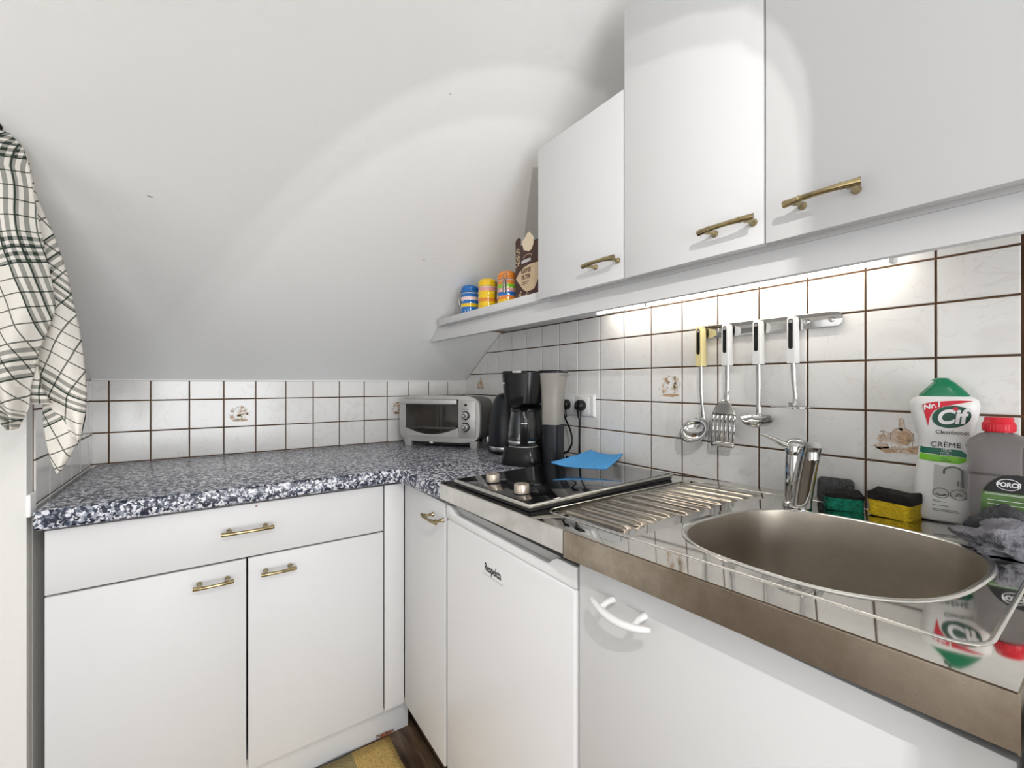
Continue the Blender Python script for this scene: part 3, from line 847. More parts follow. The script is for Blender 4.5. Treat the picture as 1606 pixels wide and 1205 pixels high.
def patch(name, pts, m, parent, e=0.0004, f=surf, n=10):
    """fill a 2-D outline of the label in strips that hug the surface"""
    mb = MB()
    zs = [p[1] for p in pts]; z0, z1 = min(zs), max(zs)
    rows = []
    for k in range(n+1):
        z = z0 + (z1-z0)*(0.0005 + 0.999*k/n)
        xs = []
        for a, b in zip(pts, pts[1:]+pts[:1]):
            if (a[1]-z)*(b[1]-z) < 0: xs.append(a[0]+(b[0]-a[0])*(z-a[1])/(b[1]-a[1]))
        if len(xs) < 2: continue
        a, b = min(xs), max(xs)
        rows.append([f(a+(b-a)*j/20, z, e) for j in range(21)])
    mb.loft(rows, closed=False)
    return obj(name, mb, m, parent, local=True, smooth=60)
lab = body
# red swoosh, oval logo, colour bands, picture panel
sw = [(-0.026, 0.198), (-0.005, 0.2065), (0.034, 0.2085), (0.030, 0.2055), (0.008, 0.201), (-0.010, 0.190), (-0.017, 0.171), (-0.019, 0.163), (-0.024, 0.183)]
mb = MB()
upper = [(-0.027, 0.200), (-0.020, 0.2035), (-0.008, 0.2060), (0.006, 0.2075), (0.020, 0.2085), (0.035, 0.2080)]
lower = [(-0.0195, 0.163), (-0.0175, 0.178), (-0.0125, 0.190), (-0.001, 0.1975), (0.014, 0.2020), (0.031, 0.2065)]
def along(l, q):
    k = min(len(l)-2, int(q*(len(l)-1))); f = q*(len(l)-1)-k
    return (l[k][0]+(l[k+1][0]-l[k][0])*f, l[k][1]+(l[k+1][1]-l[k][1])*f)
rows = []
for i in range(31):
    (x, z), (X, Z) = along(upper, i/30), along(lower, i/30)
    rows.append([surf(x+(X-x)*j/10, min(z+(Z-z)*j/10, 0.2084), 0.0009) for j in range(11)])
mb.loft(rows, closed=False)
obj('red_swoosh', mb, 'cif_red', lab, local=True, smooth=60)
ov = [(0.009 + 0.0235*cos(2*pi*k/36) + 0.0035*sin(2*pi*k/36), 0.1805 + 0.0195*sin(2*pi*k/36)) for k in range(36)]
patch('oval_logo', ov, 'dark_green', lab, 0.0007, n=16)
f0 = surf(0.009, 0.1805, 0.0012)
text('logo_text', 'Cif', 0.033, 'white_ink', (0.009, f0.y-0.0006, 0.1795), (1, 0, 0.10), (0, 0, 1), lab, True, 0.0005, shear=0.12, squeeze=0.92, bold=0.0012)
obj('logo_dot', MB().axial((0.0140, f0.y-0.0012, 0.1945), (0, -1, 0), [(0.0032, 0), (0.0032, 0.0006)], 14), 'cif_red', lab, local=True)
text('rank_text', 'Nr.1', 0.0125, 'white_ink', (-0.0140, surf(-0.014, 0.198).y-0.0008, 0.1985), (1, 0, 0.34), (0, 0, 1), lab, True, 0.0004, bold=0.0004)
text('variant_text', 'Cleanboost', 0.0095, 'ink', (0.010, surf(0.01, 0.154).y-0.0006, 0.1540), (1, 0, 0), (0, 0, 1), lab, True, 0.0003, squeeze=0.92)
text('variant_text', 'CRÈME', 0.0122, 'ink', (0.0020, surf(0.002, 0.132).y-0.0006, 0.1320), (1, 0, 0), (0, 0, 1), lab, True, 0.0003)
patch('green_band', [(-0.0295, 0.1275), (0.020, 0.1250), (0.027, 0.1190), (0.027, 0.1130), (-0.0305, 0.1160)], 'mid_green', lab, 0.0009)
patch('lime_band', [(-0.0305, 0.1155), (0.027, 0.1125), (0.0265, 0.1060), (0.018, 0.1015), (-0.0315, 0.1035)], 'lime', lab, 0.0009)
for k, (s, m, z) in enumerate((('100%', 'white_ink', 0.1232), ('reinigt', 'white_ink', 0.1190), ('kraftvoll', 'white_ink', 0.1150), ('natur', 'dark_green', 0.1095), ('mineral', 'dark_green', 0.1058))):
    text('fine_print', s, 0.0062 if k == 0 else 0.0042, m, (-0.004, surf(0.0, z).y-0.0007, z), (1, 0, 0), (0, 0, 1), lab, True, 0.0002, align='LEFT')
patch('picture_panel', [(-0.012, 0.098), (0.026, 0.096), (0.030, 0.055), (0.030, 0.045), (-0.014, 0.045)], 'grey_print', lab, 0.0004)
mb = MB()
pts = [surf(x, z, 0.0009) for x, z in [(0.000, 0.083), (0.000, 0.088)] + [(0.011-0.011*cos(pi*k/10), 0.088+0.008*sin(pi*k/10)) for k in range(1, 10)] + [(0.022, 0.088), (0.022, 0.066)]]
mb.tube(pts, 0.0014, 6); mb.tube([surf(0.017, 0.073, 0.0009), surf(0.017, 0.064, 0.0009)], 0.0009, 6); mb.tube([surf(0.0215, 0.072, 0.0009), surf(0.0215, 0.063, 0.0009)], 0.0022, 6)
obj('tap_picture', mb, 'grey_print2', lab, local=True)
mb = MB()
for cxx in (-0.004, 0.0175):
    mb.tube([surf(cxx+0.0098*cos(2*pi*k/28), 0.050+0.0082*sin(2*pi*k/28), 0.0008) for k in range(28)], 0.0006, 5, closed=True)
mb.tube([surf(-0.010, 0.049, 0.001), surf(-0.004, 0.0455, 0.001), surf(0.003, 0.049, 0.001)], 0.0014, 5)
mb.tube([surf(0.014, 0.047, 0.001), surf(0.018, 0.052, 0.001), surf(0.021, 0.049, 0.001)], 0.0009, 5)
for z, w in ((0.0375, 0.010), (0.0350, 0.016), (0.0285, 0.020), (0.0220, 0.030), (0.0195, 0.032)):
    mb.tube([surf(-0.014+w*j/4, z, 0.0006) for j in range(5)], 0.0005, 5)
obj('picture_circles', mb, 'grey_print2', lab, local=True)

# detergent jug with red cap
jx, jy = -0.084, -1.8870
jz = sink_z(jy)+0.001
t = thing('detergent_jug', 'squat smoky clear detergent bottle with a red cap and green label', 'bottle', (jx, jy, jz), radians(-82))
jp = [(0.042, 0.029, 0.0), (0.0465, 0.034, 0.005), (0.048, 0.0355, 0.02), (0.048, 0.0355, 0.09), (0.0475, 0.035, 0.122), (0.045, 0.0325, 0.136), (0.035, 0.026, 0.146), (0.022, 0.020, 0.152), (0.0150, 0.0150, 0.155), (0.0150, 0.0150, 0.160)]
def rr(w, d, z, p=0.5, n=44): return oval(w, d, z, n, p)
jb = obj('bottle_body', MB().loft([[p + Vector((-0.014*max(0.0, min(1.0, (z-0.125)/0.027)), 0, 0.003 if z > 0.15 else 0)) for p in rr(w, d, z, 0.5 if z < 0.14 else (0.7 if z < 0.15 else 1.0))] for w, d, z in jp]), 'jug', t, local=True, smooth=60)
CPX = -0.014
mb = MB().lathe((CPX, 0, 0.159), [(0.0170, 0), (0.0180, 0.002), (0.0180, 0.013), (0.0172, 0.0145), (0.0162, 0.0155), (0.0162, 0.0205), (0.0150, 0.0225), (0.004, 0.023)], 36)
for k in range(30):
    a = 2*pi*k/30; mb.box(CPX+0.0178*cos(a)-0.0006, CPX+0.0178*cos(a)+0.0006, 0.0178*sin(a)-0.0006, 0.0178*sin(a)+0.0006, 0.161, 0.171)
obj('cap', mb, 'red', t, local=True, smooth=50)
def jsurf(x, z, e=0.0005):
    q = min(0.999, abs(x)/0.048); c = q**2; s = sqrt(max(0, 1-c*c))
    return Vector((x, -0.0355*(s**0.5)-e, z))
lo = [(-0.030, 0.002), (-0.030, 0.060)] + [(-0.030*cos(pi*k/16)*(1+0.0*k), 0.060+0.036*sin(pi*k/16)) for k in range(1, 16)]
lo = [(-0.033, 0.0), (-0.033, 0.058)] + [(0.004-0.037*cos(pi*k/20), 0.058+0.040*sin(pi*k/20)) for k in range(1, 20)] + [(0.041, 0.058), (0.041, 0.0)]
patch('label', lo, 'label_green', jb, 0.0006, jsurf, 20)
hat = [(-0.0315, 0.070)] + [(0.004-0.0365*cos(pi*k/20), 0.0585+0.040*sin(pi*k/20)) for k in range(2, 19)] + [(0.0395, 0.070)]
patch('label_header', hat, 'ink', jb, 0.0010, jsurf, 14)
text('label_text', 'FORCE', 0.0092, 'white_ink', (-0.005, jsurf(-0.005, 0.085).y-0.0012, 0.0825), (1, 0, 0), (0, 0, 1), jb, True, 0.0003, bold=0.0003, squeeze=0.85, shear=0.1)
mb = MB().tube([jsurf(-0.005+0.012*cos(2*pi*k/30), 0.083+0.0082*sin(2*pi*k/30), 0.0014) for k in range(30)], 0.0005, 5, closed=True)
for z, w in ((0.068, 0.066), (0.0665, 0.066)): mb.tube([jsurf(-0.029+w*j/6, z, 0.0012) for j in range(7)], 0.0003, 5)
for z, w in ((0.058, 0.040), (0.052, 0.045), (0.046, 0.030), (0.040, 0.024), (0.034, 0.027)): mb.tube([jsurf(-0.026+w*j/6, z, 0.0010) for j in range(7)], 0.0004, 5)
obj('label_lines', mb, 'white_ink', jb, local=True)
mb = MB()
for z in (0.0395, 0.0295):
    mb.loft([[jsurf(0.014+0.008*j, zz, 0.0012) for j in range(2)] for zz in (z-0.004, z+0.004)], closed=False)
obj('label_icons', mb, 'ink', jb, local=True)
patch('label_foot', [(-0.0325, 0.0155), (-0.012, 0.0155), (-0.012, 0.0), (-0.0325, 0.0)], 'white_ink', jb, 0.0010, jsurf, 4)

# crumpled rags at the end of the sink
def rag(name, label, c, size, m, seed, rot):
    mb = MB()
    bm = mb.bm
    bmesh.ops.create_icosphere(bm, subdivisions=5, radius=1.0)
    for v in bm.verts:
        p = v.co.copy()
        n1 = noise.noise(p*1.7 + Vector((seed, 0, 0)))
        n2 = 1-abs(noise.noise(p*3.1 + Vector((0, seed, 0))))*2
        n3 = 1-abs(noise.noise(p*6.5 + Vector((0, 0, seed))))*2
        r = 0.80 + 0.42*n1 + 0.20*n2 + 0.085*n3
        v.co = Vector((p.x*r*size[0], p.y*r*size[1], max(-0.25, p.z*r)*size[2]))
    mn = min(v.co.z for v in bm.verts)
    for v in bm.verts: v.co.z -= mn
    bm.transform(Matrix.Translation(Vector(c)) @ Matrix.Rotation(rot, 4, 'Z'))
    o = obj(name, mb, m, smooth=180)
    return tag(o, label, 'cloth') if label else o
yy = -1.890
ragged = rag('cleaning_rag', 'crumpled light grey rag lying on the steel in front of the red-capped bottle', (-0.184, -1.893, sink_z(-1.893)+0.0015), (0.048, 0.040, 0.030), 'rag', 3.3, radians(-50))
fold = rag('dark_folded_cloth', None, (-0.146, -1.892, sink_z(-1.892)+0.0015), (0.016, 0.038, 0.042), 'rag_dark', 8.1, radians(5))  # second, darker cloth, parented to the light rag
fold.parent = ragged

# blue sponge cloth on the hob
t = None
mb = MB()
A, B_, C_, D_ = Vector((-0.240, -0.968)), Vector((-0.185, -1.128)), Vector((0.000, -1.065)), Vector((-0.040, -0.905))
A, B_, C_, D_ = Vector((-0.250, -0.985)), Vector((-0.190, -1.150)), Vector((-0.032, -1.072)), Vector((-0.040, -0.942))
NU, NV = 44, 36
rows = []
for j in range(NV+1):
    row = []
    for i in range(NU+1):
        u, v = i/NU, j/NV
        p = A*(1-u)*(1-v) + B_*u*(1-v) + C_*u*v + D_*(1-u)*v
        z = sink_z(p.y) + 0.0205 + 0.014*v**1.5 + 0.008*(u-0.5)**2*4*(0.3+0.7*v) + 0.0006*(cos(i*pi) * cos(j*pi)) + 0.006*max(0, (0.25-u))*4*(1-v)
        row.append((p.x, p.y, z))
    rows.append(row)
mb.loft(rows, closed=False)
o = obj('sponge_cloth', mb, 'bluecloth', smooth=180, solid=0.0042); tag(o, 'bright blue textured sponge cloth lying on the black hob', 'cloth')

# ------------------------------------------------------------------ coffee maker
t = thing('coffee_maker', 'black filter coffee maker with glass jug and grey water tank', 'coffee maker', (-0.219, -0.805, 0.0), radians(-62))
# local: -y towards the viewer, x to the viewer's right
mb = MB()
def sq(w, d, z, ox=0, oy=0, p=0.45, n=40): return [Vector((ox + math.copysign(abs(cos(2*pi*k/n))**p, cos(2*pi*k/n))*w, oy + math.copysign(abs(sin(2*pi*k/n))**p, sin(2*pi*k/n))*d, z)) for k in range(n)]
mb.loft([sq(0.068, 0.058, 0.0), sq(0.069, 0.059, 0.004), sq(0.065, 0.057, 0.024), sq(0.059, 0.055, 0.058), sq(0.056, 0.052, 0.0615)])
obj('base', mb, 'black', t, local=True, smooth=40)
obj('warming_plate', MB().lathe((0, -0.004, 0.0617), [(0.050, 0), (0.050, 0.0015), (0.047, 0.0022)], 36), 'silver', t, local=True)
mb = MB()
mb.loft([sq(0.058, 0.020, 0.030, 0.012, 0.058), sq(0.058, 0.020, 0.19, 0.012, 0.056), sq(0.060, 0.022, 0.20, 0.010, 0.056)])
obj('column', mb, 'black', t, local=True, smooth=40)
mb = MB()
mb.loft([sq(0.050, 0.052, 0.201, -0.002, 0.004, 0.7), sq(0.055, 0.058, 0.207, -0.002, 0.004, 0.6), sq(0.060, 0.064, 0.240, -0.002, 0.006, 0.55), sq(0.0635, 0.068, 0.302, -0.002, 0.006, 0.5), sq(0.0635, 0.068, 0.309, -0.002, 0.006, 0.5), sq(0.060, 0.065, 0.313, -0.002, 0.006, 0.5)])
obj('filter_head', mb, 'black', t, local=True, smooth=40)
text('maker_print', 'COFFEE', 0.006, 'white_ink', (-0.048, -0.0565, 0.272), (0.75, -0.66, 0), (0, 0, 1), t, True, 0.0003)
mb = MB().lathe((0.0, -0.004, 0.0640), [(0.036, 0), (0.046, 0.003), (0.0505, 0.012), (0.0515, 0.030), (0.0495, 0.065), (0.0435, 0.100), (0.041, 0.112), (0.0395, 0.112), (0.0420, 0.100), (0.048, 0.065), (0.050, 0.030), (0.049, 0.0125), (0.045, 0.0045), (0.030, 0.0016)], 44, cap0=True)
cj = obj('glass_jug', mb, 'glass', t, local=True, smooth=60)
obj('jug_band', MB().lathe((0, -0.004, 0.0640), [(0.0515, 0.0080), (0.0525, 0.010), (0.0525, 0.016), (0.0515, 0.018), (0.0500, 0.014)], 44, cap0=False, cap1=False), 'chrome', cj, local=True, smooth=60)
mb = MB().lathe((0, -0.004, 0.1765), [(0.0430, 0), (0.0445, 0.001), (0.0445, 0.009), (0.040, 0.014), (0.012, 0.017), (0.010, 0.021), (0.002, 0.022)], 40)
obj('jug_lid', mb, 'black', cj, local=True, smooth=50)
mb = MB()
hd = Vector((0.46, -0.89, 0)).normalized(); c0 = Vector((0, -0.004, 0))
hs = Vector((-hd.y, hd.x, 0))
pts = [(0.040, 0.180), (0.056, 0.184), (0.070, 0.178), (0.075, 0.158), (0.072, 0.125), (0.069, 0.095), (0.064, 0.074)]
rings = []
for k, (a, z) in enumerate(pts):
    w = 0.0130; th = 0.0060
    p0 = pts[max(0, k-1)]; p1 = pts[min(len(pts)-1, k+1)]
    dr_ = Vector((p1[0]-p0[0], p1[1]-p0[1])).normalized()
    nr = hd*(-dr_[1]) + Vector((0, 0, dr_[0]))
    rings.append([c0 + hd*a + Vector((0, 0, z)) + hs*(math.copysign(abs(cos(2*pi*q/16))**0.5, cos(2*pi*q/16))*w) + nr*(math.copysign(abs(sin(2*pi*q/16))**0.5, sin(2*pi*q/16))*th) for q in range(16)])
mb.loft(rings)
obj('jug_handle', mb, 'black', cj, local=True, smooth=50)
mb = MB()
for z in (0.143,): mb.cyl(c0 + hd*0.0780 + hs*-0.010 + Vector((0, 0, z)), c0 + hd*0.0780 + hs*0.010 + Vector((0, 0, z)), 0.0034, n=12)
obj('handle_clip', mb, 'chrome', cj, local=True, smooth=60)
# water tank at the side
mb = MB()
TX, TY = 0.090, 0.040
mb.loft([sq(0.0300, 0.040, 0.0, TX, TY), sq(0.0300, 0.040, 0.135, TX, TY)])
obj('tank_base', mb, 'blueblack', t, local=True, smooth=40)
mb = MB()
mb.loft([sq(0.0300, 0.040, 0.1355, TX, TY), sq(0.0305, 0.041, 0.20, TX, TY), sq(0.034, 0.043, 0.26, TX, TY), sq(0.040, 0.046, 0.296, TX+0.001, TY), sq(0.046, 0.047, 0.302, TX+0.003, TY), sq(0.046, 0.047, 0.306, TX+0.003, TY)])
obj('water_tank', mb, 'grey_plastic', t, local=True, smooth=40)
mb = MB().loft([sq(0.044, 0.047, 0.3065, TX-0.001, TY), sq(0.044, 0.047, 0.312, TX-0.001, TY), sq(0.040, 0.044, 0.315, TX-0.001, TY)])
obj('tank_lid', mb, 'black', t, local=True, smooth=40)
obj('hinge', MB().box(-0.012, 0.020, -0.064, -0.058, 0.306, 0.3145, 0.002), 'silver', t, local=True)

# ------------------------------------------------------------------ black kettle behind it
t = thing('electric_kettle', 'black domed kettle with a silver base between oven and coffee maker', 'kettle', (-0.118, -0.560, 0.0), radians(-50))
obj('base', MB().lathe((0, 0, 0), [(0.074, 0), (0.076, 0.003), (0.076, 0.010), (0.074, 0.012)], 44), 'black', t, local=True)
obj('base_ring', MB().lathe((0, 0, 0.0122), [(0.0735, 0), (0.0745, 0.002), (0.0745, 0.013), (0.0735, 0.015)], 44), 'chrome', t, local=True)
obj('body', MB().lathe((0, 0, 0.0274), [(0.0735, 0), (0.0745, 0.01), (0.0745, 0.07), (0.071, 0.105), (0.064, 0.145), (0.055, 0.178), (0.045, 0.196), (0.030, 0.205), (0.010, 0.208)], 48), 'blueblack', t, local=True, smooth=60)
mb = MB().tube([(0.060, 0.02, 0.195), (0.090, 0.03, 0.200), (0.108, 0.036, 0.180), (0.110, 0.037, 0.130), (0.098, 0.033, 0.075), (0.074, 0.025, 0.060)], [0.009, 0.010, 0.011, 0.011, 0.010, 0.009], 12)
obj('handle', mb, 'black', t, local=True, smooth=60)
obj('switch', MB().box(-0.079, -0.070, -0.030, -0.016, 0.040, 0.062, 0.003), 'silver', t, local=True)

# ------------------------------------------------------------------ mini oven in the corner
# local: x along the front, -y towards the viewer
t = thing('mini_oven', 'silver mini oven with a glass door and two dials in the worktop corner', 'oven', (-0.2845, -0.280, 0.0), atan2(-0.298, 0.228)+0.0)
W, Dp, Z0, Z1 = 0.375, 0.185, 0.020, 0.222
hw_ = W/2
def sec(y, s=1.0, dz=0.0, n=48):
    pts = []
    cz = (Z0+Z1)/2; hz_ = (Z1-Z0)/2
    for k in range(n):
        a = 2*pi*k/n
        x = math.copysign(abs(cos(a))**0.34, cos(a))*hw_*s; z = cz + math.copysign(abs(sin(a))**0.34, sin(a))*hz_*s
        if x > 0 or x < 0: x += math.copysign(0.006*(1-((z-cz)/hz_)**2), x)
        pts.append(Vector((x, y, z+dz)))
    return pts
mb = MB().loft([sec(0.012, 0.985), sec(0.05, 0.985), sec(Dp, 0.93), ], False, True)
obj('shell', mb, 'silver_dark', t, local=True, smooth=50)
# front bezel: ring with an opening for door and one for the dials is too fine, so bezel plate + recessed cavity
dx0, dx1, dz0, dz1 = -0.165, 0.095, 0.044, 0.205
mb = MB()
outer = sec(0.0, 1.0)
def rect_ring(y, x0, x1, z0, z1, n=48):
    cx_, cz_ = (x0+x1)/2, (z0+z1)/2; out = []
    for k in range(n):
        a = 2*pi*k/n
        c_, s_ = cos(a), sin(a); m_ = max(abs(c_), abs(s_))
        out.append(Vector((cx_ + c_/m_*(x1-x0)/2, y, cz_ + s_/m_*(z1-z0)/2)))
    return out
mb.loft([sec(0.014, 0.99), sec(0.004, 1.0), sec(-0.002, 0.985), rect_ring(-0.003, dx0, dx1, dz0, dz1), rect_ring(0.010, dx0, dx1, dz0, dz1)], False, False)
obj('front_bezel', mb, 'silver', t, local=True, smooth=45)
mb = MB().loft([rect_ring(0.0095, dx0, dx1, dz0, dz1), rect_ring(0.150, dx0+0.01, dx1-0.01, dz0+0.005, dz1-0.01)], False, True)
obj('cavity', mb, 'oven_in', t, local=True, smooth=20)
mb = MB()
for y in (0.03, 0.06, 0.09, 0.12): mb.cyl((dx0+0.012, y, 0.078), (dx1-0.012, y, 0.078), 0.0012, n=8)
for x in (dx0+0.014, dx1-0.014): mb.cyl((x, 0.015, 0.078), (x, 0.140, 0.078), 0.0016, n=8)
mb.tube([(dx0+0.014, 0.018, 0.072), (dx0+0.022, 0.016, 0.084), (dx1-0.022, 0.016, 0.084), (dx1-0.014, 0.018, 0.072)], 0.0018, 8)
obj('grill_rack', mb, 'chrome', t, local=True, smooth=60)
mb = MB().box(dx0+0.016, dx1-0.016, 0.02, 0.135, 0.055, 0.058).box(dx0+0.016, dx1-0.016, 0.018, 0.021, 0.055, 0.066)
obj('baking_tray', mb, 'silver_dark', t, local=True)
mb = MB().box(dx0+0.105, dx0+0.112, 0.120, 0.126, 0.06, 0.19).box(dx0+0.085, dx0+0.088, 0.128, 0.132, 0.07, 0.19)
obj('heating_strip', mb, 'silver', t, local=True)
# door
dr = obj('door', MB().box(dx0+0.001, dx1-0.001, -0.0060, -0.0030, dz0+0.001, dz1-0.001, 0.001), 'smoke_glass', t, local=True)
mb = MB()
low = [(dx0+0.001, dz0+0.001), (dx1-0.001, dz0+0.001), (dx1-0.001, dz0+0.040)] + [(dx1-0.001-(dx1-dx0-0.002)*k/16, dz0+0.040-0.030*sin(pi*k/16)) for k in range(1, 16)] + [(dx0+0.001, dz0+0.040)]
mb.prism([(x, -0.0062, z) for x, z in low], (0, -0.0020, 0))
mb.box(dx0+0.001, dx0+0.010, -0.0082, -0.0062, dz0+0.040, dz1-0.001)
obj('door_panel', mb, 'silver', dr, local=True)
mb = MB().box(dx0-0.002, dx1-0.004, -0.022, -0.008, dz1-0.022, dz1+0.000, 0.005, 3)
obj('door_handle', mb, 'silver', dr, local=True)
mb = MB().box(0.100, 0.172, -0.0062, -0.0030, 0.044, 0.200, 0.002)
pn = obj('control_panel', mb, 'silver', t, local=True)
for z in (0.138, 0.090):
    mb = MB().mat(0).axial((0.128, -0.0062, z), (0, -1, 0), [(0.0190, 0), (0.0190, 0.003), (0.0165, 0.0045)], 32)
    mb.mat(1).axial((0.128, -0.0107, z), (0, -1, 0), [(0.0150, 0), (0.0145, 0.012), (0.0125, 0.014)], 28)
    mb.mat(0).axial((0.128, -0.0250, z), (0, -1, 0), [(0.0085, 0), (0.0085, 0.001)], 24)
    mb.mat(1).axial((0.128, -0.0262, z), (0, -1, 0), [(0.0055, 0), (0.0050, 0.003)], 24)
    obj('dial', mb, ['black', 'silver'], t, local=True, smooth=50)
obj('pilot_light', MB().axial((0.128, -0.0062, 0.182), (0, -1, 0), [(0.0058, 0), (0.0050, 0.003)], 20), 'black', t, local=True)
for z, x0, x1 in ((0.164, 0.112, 0.142), (0.066, 0.117, 0.131)): obj('dial_print', MB().box(x0, x1, -0.0066, -0.0061, z-0.0008, z+0.0008), 'ink', t, local=True)
for x in (-0.150, 0.160):
    for y in (0.012, 0.150):
        obj('foot', MB().loft([sq(0.016, 0.013, 0, x, y), sq(0.020, 0.016, 0.030, x, y)]), 'silver', t, local=True, smooth=40)
obj('underside', MB().box(-0.140, 0.140, 0.016, 0.17, 0.010, 0.030), 'black_mat', t, local=True)
obj('crumb_catch', MB().lathe((-0.035, 0.004, 0.014), [(0.010, 0), (0.011, 0.004), (0.010, 0.010)], 18), 'silver', t, local=True)

# ------------------------------------------------------------------ double socket and plugs
t = thing('wall_socket', 'white double wall socket on the tiles behind the coffee maker', 'socket', (-0.005, -0.844, 0.155))
mb = MB()
mb.loft([[(-0.0052, -0.756, 0.155), (-0.0052, -0.932, 0.155), (-0.0052, -0.932, 0.234), (-0.0052, -0.756, 0.234)], [(-0.012, -0.758, 0.157), (-0.012, -0.930, 0.157), (-0.012, -0.930, 0.232), (-0.012, -0.758, 0.232)], [(-0.0145, -0.762, 0.161), (-0.0145, -0.926, 0.161), (-0.0145, -0.926, 0.228), (-0.0145, -0.762, 0.228)]])
obj('frame_plate', mb, 'white', t, smooth=25)
sy = (-0.8005, -0.8790)
for y in sy:
    mb = MB().box(-0.0170, -0.0146, y-0.030, y+0.030, 0.166, 0.224, 0.0012)
    mb.axial((-0.0171, y, 0.1945), (-1, 0, 0), [(0.022, 0), (0.022, 0.001), (0.020, 0.0012)], 30)
    obj('socket_insert', mb, 'white', t, smooth=30)
ends = [((-0.038, -0.812, 0.145), (-0.046, -0.845, 0.110), (-0.058, -0.870, 0.078), (-0.062, -0.868, 0.055), (-0.062, -0.845, 0.030), (-0.060, -0.800, 0.016), (-0.070, -0.745, 0.006)),
        ((-0.034, -0.883, 0.140), (-0.034, -0.882, 0.105), (-0.034, -0.881, 0.075), (-0.033, -0.880, 0.045), (-0.030, -0.876, 0.020), (-0.026, -0.860, 0.005), (-0.022, -0.800, 0.004))]
def catmull(pts, n=8):
    pts = [Vector(p) for p in pts]; out = []
    ext = [pts[0]*2-pts[1]] + pts + [pts[-1]*2-pts[-2]]
    for i in range(1, len(ext)-2):
        a, b, c, d = ext[i-1:i+3]
        for k in range(n):
            s = k/n
            out.append(0.5*((2*b) + (c-a)*s + (2*a-5*b+4*c-d)*s*s + (3*b-a-3*c+d)*s**3))
    return out + [pts[-1]]
for k, (y, e) in enumerate(zip(sy, ends)):
    t = thing('power_plug', ('black plug in the socket half nearer the coffee maker, its cable bowing sideways', 'black plug in the socket half nearer the utensils, its cable hanging straight')[k], 'plug', (-0.018, y, 0.19), 0, 'black plugs in the double socket')
    mb = MB().axial((-0.0186, y, 0.195), (-1, 0, 0), [(0.0185, 0), (0.0195, 0.004), (0.0195, 0.018), (0.016, 0.024), (0.006, 0.026)], 30)
    mb.tube([(-0.032, y, 0.188), (-0.034, y, 0.172), (-0.036, e[0][1], 0.150)], [0.0115, 0.0085, 0.0055], 14)
    obj('plug_head', mb, 'black', t, smooth=50)
    obj('cable', MB().tube(catmull([(-0.0355, e[0][1], 0.152)] + list(e)), 0.0034, 8), 'black', t, smooth=60)

# ------------------------------------------------------------------ wall cabinets
DX = -0.365
def wall_cabinet(label, y0, y1, z0, z1, hy, hz_, zt=None):
    t = thing('wall_cabinet', label, 'cabinet', (-0.18, (y0+y1)/2, z0), 0, 'white wall cabinets over the tiles')
    mb = MB(); g = 0.0012; zb = 0.5275
    xb = -0.0065
    mb.box(DX+0.0195, xb, y0-0.016, y0-g, zb, z1).box(DX+0.0195, xb, y1+g, y1+0.016, zb, z1)
    mb.box(DX+0.0195, xb, y1+0.016, y0-0.016, zb, zb+0.016).box(DX+0.0195, xb, y1+0.016, y0-0.016, z1-0.016, z1).box(-0.014, xb, y1+0.016, y0-0.016, zb+0.016, z1-0.016)
    obj('carcass', mb, 'carcass', t)
    d = panel('door', t, DX, DX+0.018, y1+g, y0-g, z0, z1)
    brass_handle(d, (DX, hy, hz_), (0, 1, 0), (-1, 0, 0), 0.094)
    return t
def on_door(u): return u
wall_cabinet('low white wall cabinet beside the jars on the shelf, shortest of the wall cabinets', -1.0660, -1.3635, 0.4975, 0.9050, -1.3150, 0.5390)
wall_cabinet('tall white wall cabinet between the low one and the one above the sink', -1.3640, -1.6535, 0.4965, 1.0760, -1.6035, 0.5345)
wall_cabinet('tall white wall cabinet above the sink and hanging utensils', -1.6540, -2.2500, 0.4955, 1.0760, -1.7420, 0.5380)

# shelf beside the cabinets and the board below them
t = thing('wall_shelf', 'white shelf running under the sloping ceiling with a long front board', 'shelf', (-0.2, -0.7, 0.501))
mb = MB()
mb.prism([(-0.345, -0.405, 0.5015), (-0.345, -1.0645, 0.5015), (-0.0065, -1.0645, 0.5015), (-0.0065, -0.405, 0.5015)], (0, 0, 0.0245), 0.001)
obj('shelf_board', mb, 'melamine', t)
mb = MB()
fx0 = -0.318
mb.prism([(fx0, -0.263, 0.4485), (fx0, -2.250, 0.4485), (fx0, -2.250, 0.4960), (fx0, -1.0665, 0.4960), (fx0, -1.0665, 0.5008), (fx0, -0.343, 0.5008)], (0.016, 0, 0), 0.0008)
mb.prism([(fx0, -1.0665, 0.4962), (fx0, -2.250, 0.4962), (fx0, -2.250, 0.5268), (fx0, -1.0665, 0.5268)], (0.016, 0, 0))
obj('front_board', mb, 'melamine', t)
mb = MB()
mb.prism([(fx0+0.0165, -0.352, 0.5090), (fx0+0.0165, -0.352, 0.5011), (-0.0066, -0.352, 0.5011), (-0.0066, -0.352, 0.5090)], (0, -0.052, 0))
obj('stained_underside', mb, 'stained', t)
obj('filler_board', MB().box(fx0+0.0165, -0.0900, -1.22, -1.0668, 0.5105, 0.5270), 'stained', t)
mb = MB()
pts = []
rnd = random.Random(5)
a, b = [], []
for k in range(40):
    y = -1.13 - 0.42*k/39
    a.append((-0.0064, y, 0.5240)); b.append((-0.0064, y, 0.5085 + 0.006*noise.noise(Vector((y*22, 0, 0))) + 0.002*rnd.random()))
mb.loft([a, b], closed=False)
o = obj('torn_edge', mb, 'stained', t, solid=0.0016)

